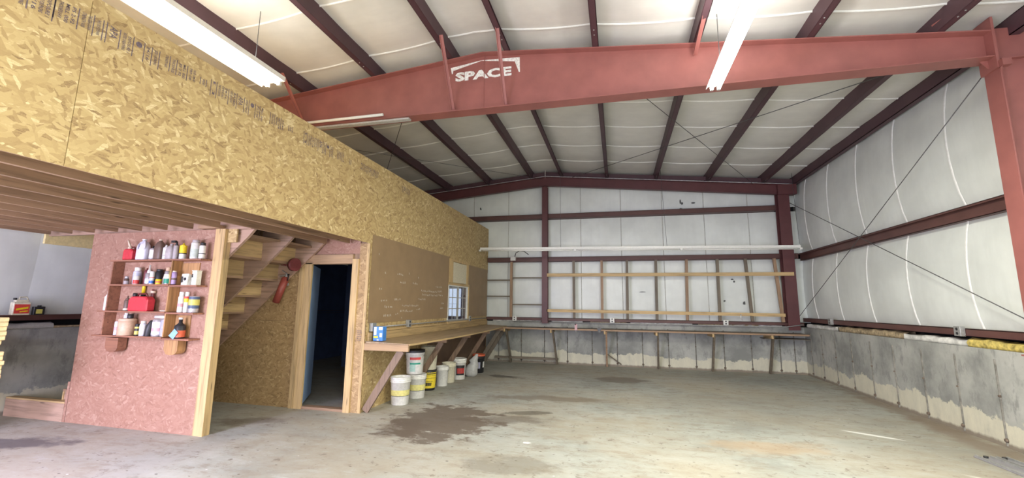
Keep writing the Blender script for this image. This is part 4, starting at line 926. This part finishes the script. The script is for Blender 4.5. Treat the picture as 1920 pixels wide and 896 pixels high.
# small things on the benches
t = thing('carton', 'blue and white carton standing at the near end of the long workbench', 'box', (-3.36, 5.68, .967))
B(-3.42, -3.27, 5.62, 5.72, .967, 1.165).build('body', 'box_blue', t, bevel=.002)
for (a_, c_, e_, g_) in ((-3.412, -3.37, 1.05, 1.16), (-3.335, -3.275, 1.12, 1.16), (-3.32, -3.28, 1.02, 1.075), (-3.36, -3.33, .972, .988)): B(a_, c_, 5.6185, 5.6195, e_, g_).build('white_print', 'white_plastic', t)
B(-3.412, -3.345, 5.618, 5.6192, 1.005, 1.035).build('yellow_print', 'yellow_plastic', t)
t = thing('clamp', 'small pinkish clamp on the edge of the back bench', 'clamp', (-1.02, 10.75, .93))
B(-1.04, -.98, 10.72, 10.74, .90, 1.05).box(-1.04, -1.0, 10.72, 10.80, 1.03, 1.05).build('frame', 'pale_pink', t); MB().cyl((-1.0, 10.735, .83), (-1.03, 10.735, .93), .008, n=6).build('screw', 'metalgrey', t)
t = thing('hanging_tool', 'short pale hook hanging from the lower rail of the back wall', 'hook', (2.80, 11.17, 1.30))
MB().tube([(2.80, 11.17, 1.34), (2.79, 11.16, 1.26), (2.82, 11.15, 1.20)], .012, 6).build('shank', 'foil', t)
t = thing('vise_block', 'dark little vise on the back bench edge', 'vise', (-.45, 10.72, .9))
B(-.48, -.42, 10.70, 10.745, .86, .98).box(-.50, -.40, 10.69, 10.75, .93, .96).build('jaw', 'wire', t)

# electrical boxes and conduit
def outlet(x, y, z, face, label, double=True):
    t = thing('outlet_box', label, 'outlet', (x, y, z))
    if face == '+x': bx = B(x, x+.055, y-.055, y+.055, z-.06, z+.06).build('box', 'metalgrey', t, bevel=.004); F_ = lambda dz: MB().cyl((x+.054, y, z+dz), (x+.058, y, z+dz), .018, n=12)
    elif face == '-x': bx = B(x-.055, x, y-.055, y+.055, z-.06, z+.06).build('box', 'metalgrey', t, bevel=.004); F_ = lambda dz: MB().cyl((x-.054, y, z+dz), (x-.058, y, z+dz), .018, n=12)
    else: bx = B(x-.055, x+.055, y-.055, y, z-.06, z+.06).build('box', 'fixture', t, bevel=.004); F_ = lambda dz: MB().cyl((x, y-.054, z+dz), (x, y-.058, z+dz), .018, n=12)
    for dz in ((.027, -.027) if double else (0,)): F_(dz).build('socket', 'black_plastic', bx)
    return t
outlet(LX+.004, 5.66, 1.155, '+x', 'grey switch box at the near end of the long bench', False)
outlet(LX+.004, 6.76, 1.165, '+x', 'grey double outlet on the conduit above the long bench')
outlet(LX+.004, 9.86, 1.16, '+x', 'grey outlet below the corner of the workshop window')
for x, lb in ((-2.68, 'white outlet on the back wall under the left wooden post'), (-.15, 'white outlet on the back wall between the first posts right of the column'), (2.48, 'white outlet on the back wall near the leaning posts')):
    outlet(x, 11.285, 1.14, '-y', lb)
outlet(XR-.002, 6.60, 1.24, '-x', 'grey double outlet on the base rail of the right wall')
outlet(XR-.002, 9.95, 1.24, '-x', 'small grey outlet near the far corner of the right wall')
tag(MB().tube([(LX+.03, 5.72, 1.15), (LX+.03, 8.0, 1.15), (LX+.03, 9.8, 1.15), (LX+.03, 11.2, 1.14)], .011, 8).build('conduit', 'metalgrey', None, loc=(LX, 8, 1.15)), 'thin grey conduit above the long workbench', 'conduit')
tag(MB().tube([(-2.7, 11.265, 1.066), (0, 11.265, 1.066), (3.2, 11.265, 1.066), (3.70, 11.08, 1.075), (4.05, 11.08, 1.13)], .011, 8).build('conduit', 'metalgrey', None, loc=(0, 11.27, 1.1)), 'thin pale conduit along the foot of the back wall siding', 'conduit')
t = thing('junction_box', 'white junction box with looped cable above the left wooden post', 'electrical box', (-2.72, 11.26, 2.74))
B(-2.80, -2.66, 11.19, 11.26, 2.68, 2.79).build('box', 'fixture', t, bevel=.004)
MB().tube([(-2.68, 11.2, 2.78), (-2.64, 11.15, 2.88), (-2.52, 11.1, 2.93), (-2.38, 11.0, 2.90), (-2.24, 10.9, 2.80)], .010, 6).build('cable', 'black_plastic', t)

# timber framing on the back wall
sf = thing('stud_frame', 'row of leaning wooden posts with two yellow rails on the back wall', 'framing', (1.1, 11.24, 1.2))
studs = [(-1.10, -1.10, 'grey_z'), (-.38, -.39, 'fir_z'), (.25, .23, 'grey_z'), (.95, .93, 'grey_z'), (1.67, 1.63, 'fir_z'), (2.37, 2.36, 'grey_z'), (2.99, 3.06, 'grey_z'), (3.61, 3.70, 'fir_z')]
for (a, b_, mt) in studs: MB().bar((a, 11.245, 2.655), (b_, 11.245, 1.175), .065, .05, (0, 1, 0)).build('stud', mt, sf)
MB().bar((-1.80, 11.20, 2.285), (3.95, 11.09, 2.275), .02, .085, (0, 0, 1)).build('rail', 'pine_x', sf); MB().bar((-1.81, 11.20, 1.36), (3.74, 11.20, 1.335), .02, .075, (0, 0, 1)).build('rail', 'pine_x', sf)
s2 = thing('stud_frame', 'wooden post with small shelf blocks left of the centre column', 'framing', (-2.75, 11.24, 1.2))
B(-2.81, -2.745, 11.22, 11.29, 1.175, 2.65).build('stud', 'fir_z', s2)
for (x0, x1, z) in ((-3.45, -2.82, 2.155), (-3.45, -2.82, 1.72), (-2.74, -1.94, 2.215), (-2.74, -1.94, 1.505)): B(x0, x1, 11.22, 11.30, z-.016, z+.016).build('block', 'grey_x', s2)

# ================================================================== LIGHT FIXTURES
def lit_fixture(label, x, y0, y1, z, w, rot=0):
    t = thing('tube_light', label, 'light', (x, (y0+y1)/2, z), 'lit fluorescent lights')
    B(x-w/2, x+w/2, y0, y1, z+.03, z+.085).prism([(x-w/2, y0, z+.03), (x-w/2-.03, y0, z+.0), (x-w/2-.03, y0, z+.004), (x-w/2, y0, z+.036)], (0, y1-y0, 0)).build('housing', 'fixture', t)
    for s in (-1, 1):
        MB().cyl((x+s*w*.27, y0+.03, z), (x+s*w*.27, y1-.03, z), .019, n=12).build('tube', 'lamp', t)
        for yy in (y0, y1-.03): B(x+s*w*.27-.018, x+s*w*.27+.018, yy, yy+.03, z-.022, z+.03).build('socket', 'lamp_socket', t)
    for yy in (y0+.3, y1-.3): MB().tube([(x, yy, z+.085), (x, yy, zp(x)+.02)], .004, 5).build('hanger', 'wire', t)
    return t
def lamp_light(x, y0, y1, z, w, e):
    area('tube_glow', (x, (y0+y1)/2, z-.03), (w, y1-y0), e, LAMP_COL)
    area('tube_glow', (x, (y0+y1)/2, z+.10), (w+.1, y1-y0), e*.14, (1, .98, .93), (R(180), 0, 0))
for (lb, x, y0, y1, z, w, e) in (('lit twin tube light hanging above the loft wall', -3.93, 1.50, 3.96, 4.06, .30, 165), ('lit twin tube light hanging below the roof beam', 1.155, 2.62, 5.06, 4.0, .14, 230)):
    lit_fixture(lb, x, y0, y1, z, w); lamp_light(x, y0+.1, y1-.1, z, w, e)
# more of the same lights further back in the building (behind the camera)
for (lb, x, y0, y1, z, w, e) in (('lit tube light behind the camera on the right', 1.155, -2.25, .19, 4.0, .14, 200), ('lit tube light behind the camera on the left', -3.1, -2.0, .44, 4.0, .14, 140)):
    lit_fixture(lb, x, y0, y1, z, w); lamp_light(x, y0+.1, y1-.1, z, w, e)
# cool tube light fixed under the loft joists, left of the camera
t = thing('tube_light', 'cool lit tube light under the loft joists left of the camera', 'light', (-4.95, .45, 2.3), 'lit fluorescent lights')
B(-5.05, -4.85, -.15, 1.05, 2.31, 2.358).build('housing', 'fixture', t)
for x in (-5.0, -4.9): MB().cyl((x, -.13, 2.285), (x, 1.03, 2.285), .018, n=12).build('tube', 'lamp_cool', t)
area('tube_glow', (-4.95, .45, 2.255), (.22, 1.2), 300, (.74, .70, 1.0), (0, 0, 0), 165)
# long unlit strip in front of the gable
t = thing('strip_light', 'long unlit white strip light hung across the far bay', 'light', (.2, 10.4, 2.85))
za, zb_ = 2.885, 2.795; xa, xb = -3.40, 3.87
MB().bar((xa, 10.40, za+.025), (xb, 10.40, zb_+.025), .05, .06, (0, 0, 1)).build('housing', 'fixture', t)
for k in range(3):
    A = Vector((xa, 10.385, za-.025)).lerp(Vector((xb, 10.385, zb_-.025)), k/3+.008); C = Vector((xa, 10.385, za-.025)).lerp(Vector((xb, 10.385, zb_-.025)), (k+1)/3-.008)
    MB().cyl(A, C, .017, n=10).build('tube', 'tube_off', t)
for k in range(4):
    A = Vector((xa, 10.385, za-.02)).lerp(Vector((xb, 10.385, zb_-.02)), k/3); B(A.x-.025, A.x+.025, 10.36, 10.41, A.z-.025, A.z+.02).build('socket', 'fixture', t)
for (x0, x1, z1) in ((-1.35, -1.33, zp(-1.35)+.0), (1.07, 1.14, zp(1.1)+.1), (3.86, 3.86, 4.5)): MB().tube([(x1, 10.4, 2.87), (x0, 10.5, z1)], .004, 5).build('hanger', 'wire', t)
t = thing('strip_light', 'unlit tube clipped to the lower flange of the red beam', 'light', (-3.9, 5.22, 4.2))
MB().cyl((-5.2, 5.20, 4.175), (-3.22, 5.20, 4.185), .020, n=12).build('tube', 'tube_off', t)
B(-5.3, -2.86, 5.29, 5.37, 4.125, 4.15).build('housing', 'lamp_socket', t)

# ================================================================== BUCKETS AND FLOOR THINGS
def bucket(label, x, y, z, h, r, mat, lid=None, lid_mat=None, wraps=(), bail=None, rings=3, group='plastic buckets under the workbench', name='bucket'):
    t = thing(name, label, 'bucket', (x, y, z), group); rb = r*.86
    pr = [(rb*.97, 0), (rb, .006)]
    zt_ = h*.80; pr += [(rb+(r-rb)*.8, zt_)]
    for k in range(rings):
        a = zt_+(h-zt_)*k/rings; b_ = zt_+(h-zt_)*(k+1)/rings
        pr += [(r*.985, a+.001), (r*1.045, a+.006), (r*1.045, a+.014), (r*.985, a+.018)]
    pr += [(r*1.03, h-.01), (r*1.03, h), (r*.96, h), (r*.95, h-.03), (rb*.93, .02), (0.001, .018)]
    bd = MB().lathe((x, y, z), pr, 28).build('body', mat, t)
    for (m_, lo, hi, a0, a1) in wraps:
        def rr(q): return rb+(r-rb)*.8*(q*h/zt_)+.0018
        MB().lathe((x, y, z), [(rr(lo), lo*h), (rr(hi), hi*h)], 20, a0=R(a0), a1=R(a1), capb=False, capt=False).build('label_wrap', m_, bd)
    if lid: MB().lathe((x, y, z+h), [(r*1.06, -.03), (r*1.07, -.005), (r*1.04, .008), (r*.9, .008), (r*.88, .0), (.001, .0)], 28, capb=False).build('lid', lid_mat, t)
    if bail is not None:
        pts = [(x+r*1.06*math.cos(R(bail))*math.cos(q)-0, y+r*1.06*math.sin(R(bail))*math.cos(q)-abs(math.sin(q))*r*.72*(1), z+h*.84-abs(math.sin(q))*h*.30) for q in [math.pi*i/12 for i in range(13)]]
        MB().tube(pts, .0035, 6).build('bail', 'steel_bail', t)
    return t
FRONT = (180, 380)
bucket('open white bucket with yellow band, nearest on the floor', -3.24, 6.17, 0, .40, .148, 'white_plastic', wraps=(('yellow_band', .34, .54, *FRONT), ('black_plastic', .32, .335, *FRONT)))
bucket('white bucket with yellow band standing under the black-lidded bucket', -3.21, 6.66, 0, .37, .148, 'white_plastic', wraps=(('yellow_band', .34, .58, *FRONT), ('black_plastic', .32, .335, *FRONT)), bail=10)
bucket('white bucket with black lid and red and green label, stacked on another bucket', -3.25, 6.64, .375, .37, .15, 'white_plastic', True, 'black_plastic', wraps=(('red_label', .62, .72, 262, 335), ('green_label', .42, .49, 262, 335), ('pale_green', .12, .42, 262, 300)) if 'pale_green' in M else (('red_label', .62, .72, 262, 335), ('green_label', .42, .49, 262, 335), (P('pale_green', (.35, .52, .45)), .12, .42, 262, 300)), bail=10)
bucket('yellow and black printed pail on the floor below the diagonal brace', -3.30, 7.30, 0, .345, .14, 'black_plastic', wraps=(('yellow_paint', .12, .93, 170, 390), ('black_plastic', .60, .62, *FRONT), ('black_plastic', .44, .46, 200, 330), ('black_plastic', .72, .74, *FRONT), ('black_plastic', .24, .40, 215, 320)), rings=1)
for i_, (ss, zz, hh, ww_) in enumerate(()): pass
bucket('cream bucket stacked on the yellow and black pail', -3.30, 7.30, .349, .40, .15, 'cream_plastic', bail=10)
bucket('plain white bucket between the yellow pail and the cream bucket', -3.22, 7.73, 0, .35, .118, 'white_plastic', bail=12)
bucket('cream bucket without lid left of the red and black labelled bucket', -3.24, 8.10, 0, .37, .135, 'cream_plastic', bail=12)
bucket('white bucket with red and black label beside the grey bag', -3.18, 8.50, 0, .40, .145, 'white_plastic', True, 'white_plastic', wraps=(('black_plastic', .22, .70, 268, 345), ('red_label', .30, .56, 275, 340)))
bucket('black bucket with orange lid at the far end of the row', -3.06, 9.42, 0, .39, .135, 'black_plastic', True, 'orange_plastic', wraps=(('white_plastic', .30, .62, 335, 365), ('grey_label', .25, .60, 275, 305)))
# the grey sack
m = MB(); vs = []; prof = [(0, .10, .0), (.05, .135, .0), (.14, .15, -.01), (.22, .12, .02), (.28, .075, .05), (.33, .095, .03), (.38, .07, .07), (.43, .035, .10), (.46, .03, .11)]
for zz, r_, dx in prof:
    for i in range(20):
        a = i/20*6.283; nz = 1+.22*mnoise.noise(Vector((math.cos(a)*1.7, math.sin(a)*1.7, zz*9)))
        vs.append((-3.04+dx+math.cos(a)*r_*nz, 8.88+math.sin(a)*r_*.8*nz, zz))
m.add(vs, [(k*20+i, k*20+(i+1) % 20, (k+1)*20+(i+1) % 20, (k+1)*20+i) for k in range(len(prof)-1) for i in range(20)], True); m.add(vs[:20], [tuple(range(19, -1, -1))]); m.add(vs[-20:], [tuple(range(20))])
m.build('sack', 'grey_bag', None, 'slumped grey sack between the labelled bucket and the black bucket', 'sack', loc=(-3.04, 8.88, 0))
# metal track lying on the floor at bottom right
t = thing('metal_track', 'flat grey metal track lying on the floor at bottom right', 'metal track', (3.75, 4.9, 0))
A, Bp = Vector((3.68, 5.72, .006)), Vector((3.78, 3.6, .006)); d_ = (Bp-A).normalized(); sd = Vector((d_.y, -d_.x, 0))
MB().bar(A, Bp, .30, .008, (0, 0, 1)).build('plate', P('track_grey', (.34, .33, .36), .35, .3), t)
for off in (-.14, -.05, .0, .13): MB().bar(A+sd*off+Vector((0, 0, .012)), Bp+sd*off+Vector((0, 0, .012)), .012, .018, (0, 0, 1)).build('rib', 'metalgrey', t)
for off in (-.1, .06): MB().cyl(A+sd*off+Vector((0, -.03, 0)), A+sd*off+Vector((0, -.03, .02)), .02, n=10).build('bolt', 'black_plastic', t)
# paint flake on the floor
tag(MB().prism([(-1.05, 4.86, .001), (-.99, 4.85, .001), (-.96, 4.89, .001), (-1.0, 4.91, .001), (-1.05, 4.90, .001)], (0, 0, .003)).build('paint_flake', 'white_plastic', None, loc=(-1.0, 4.88, 0)), 'white paint flake on the middle of the floor', 'debris')
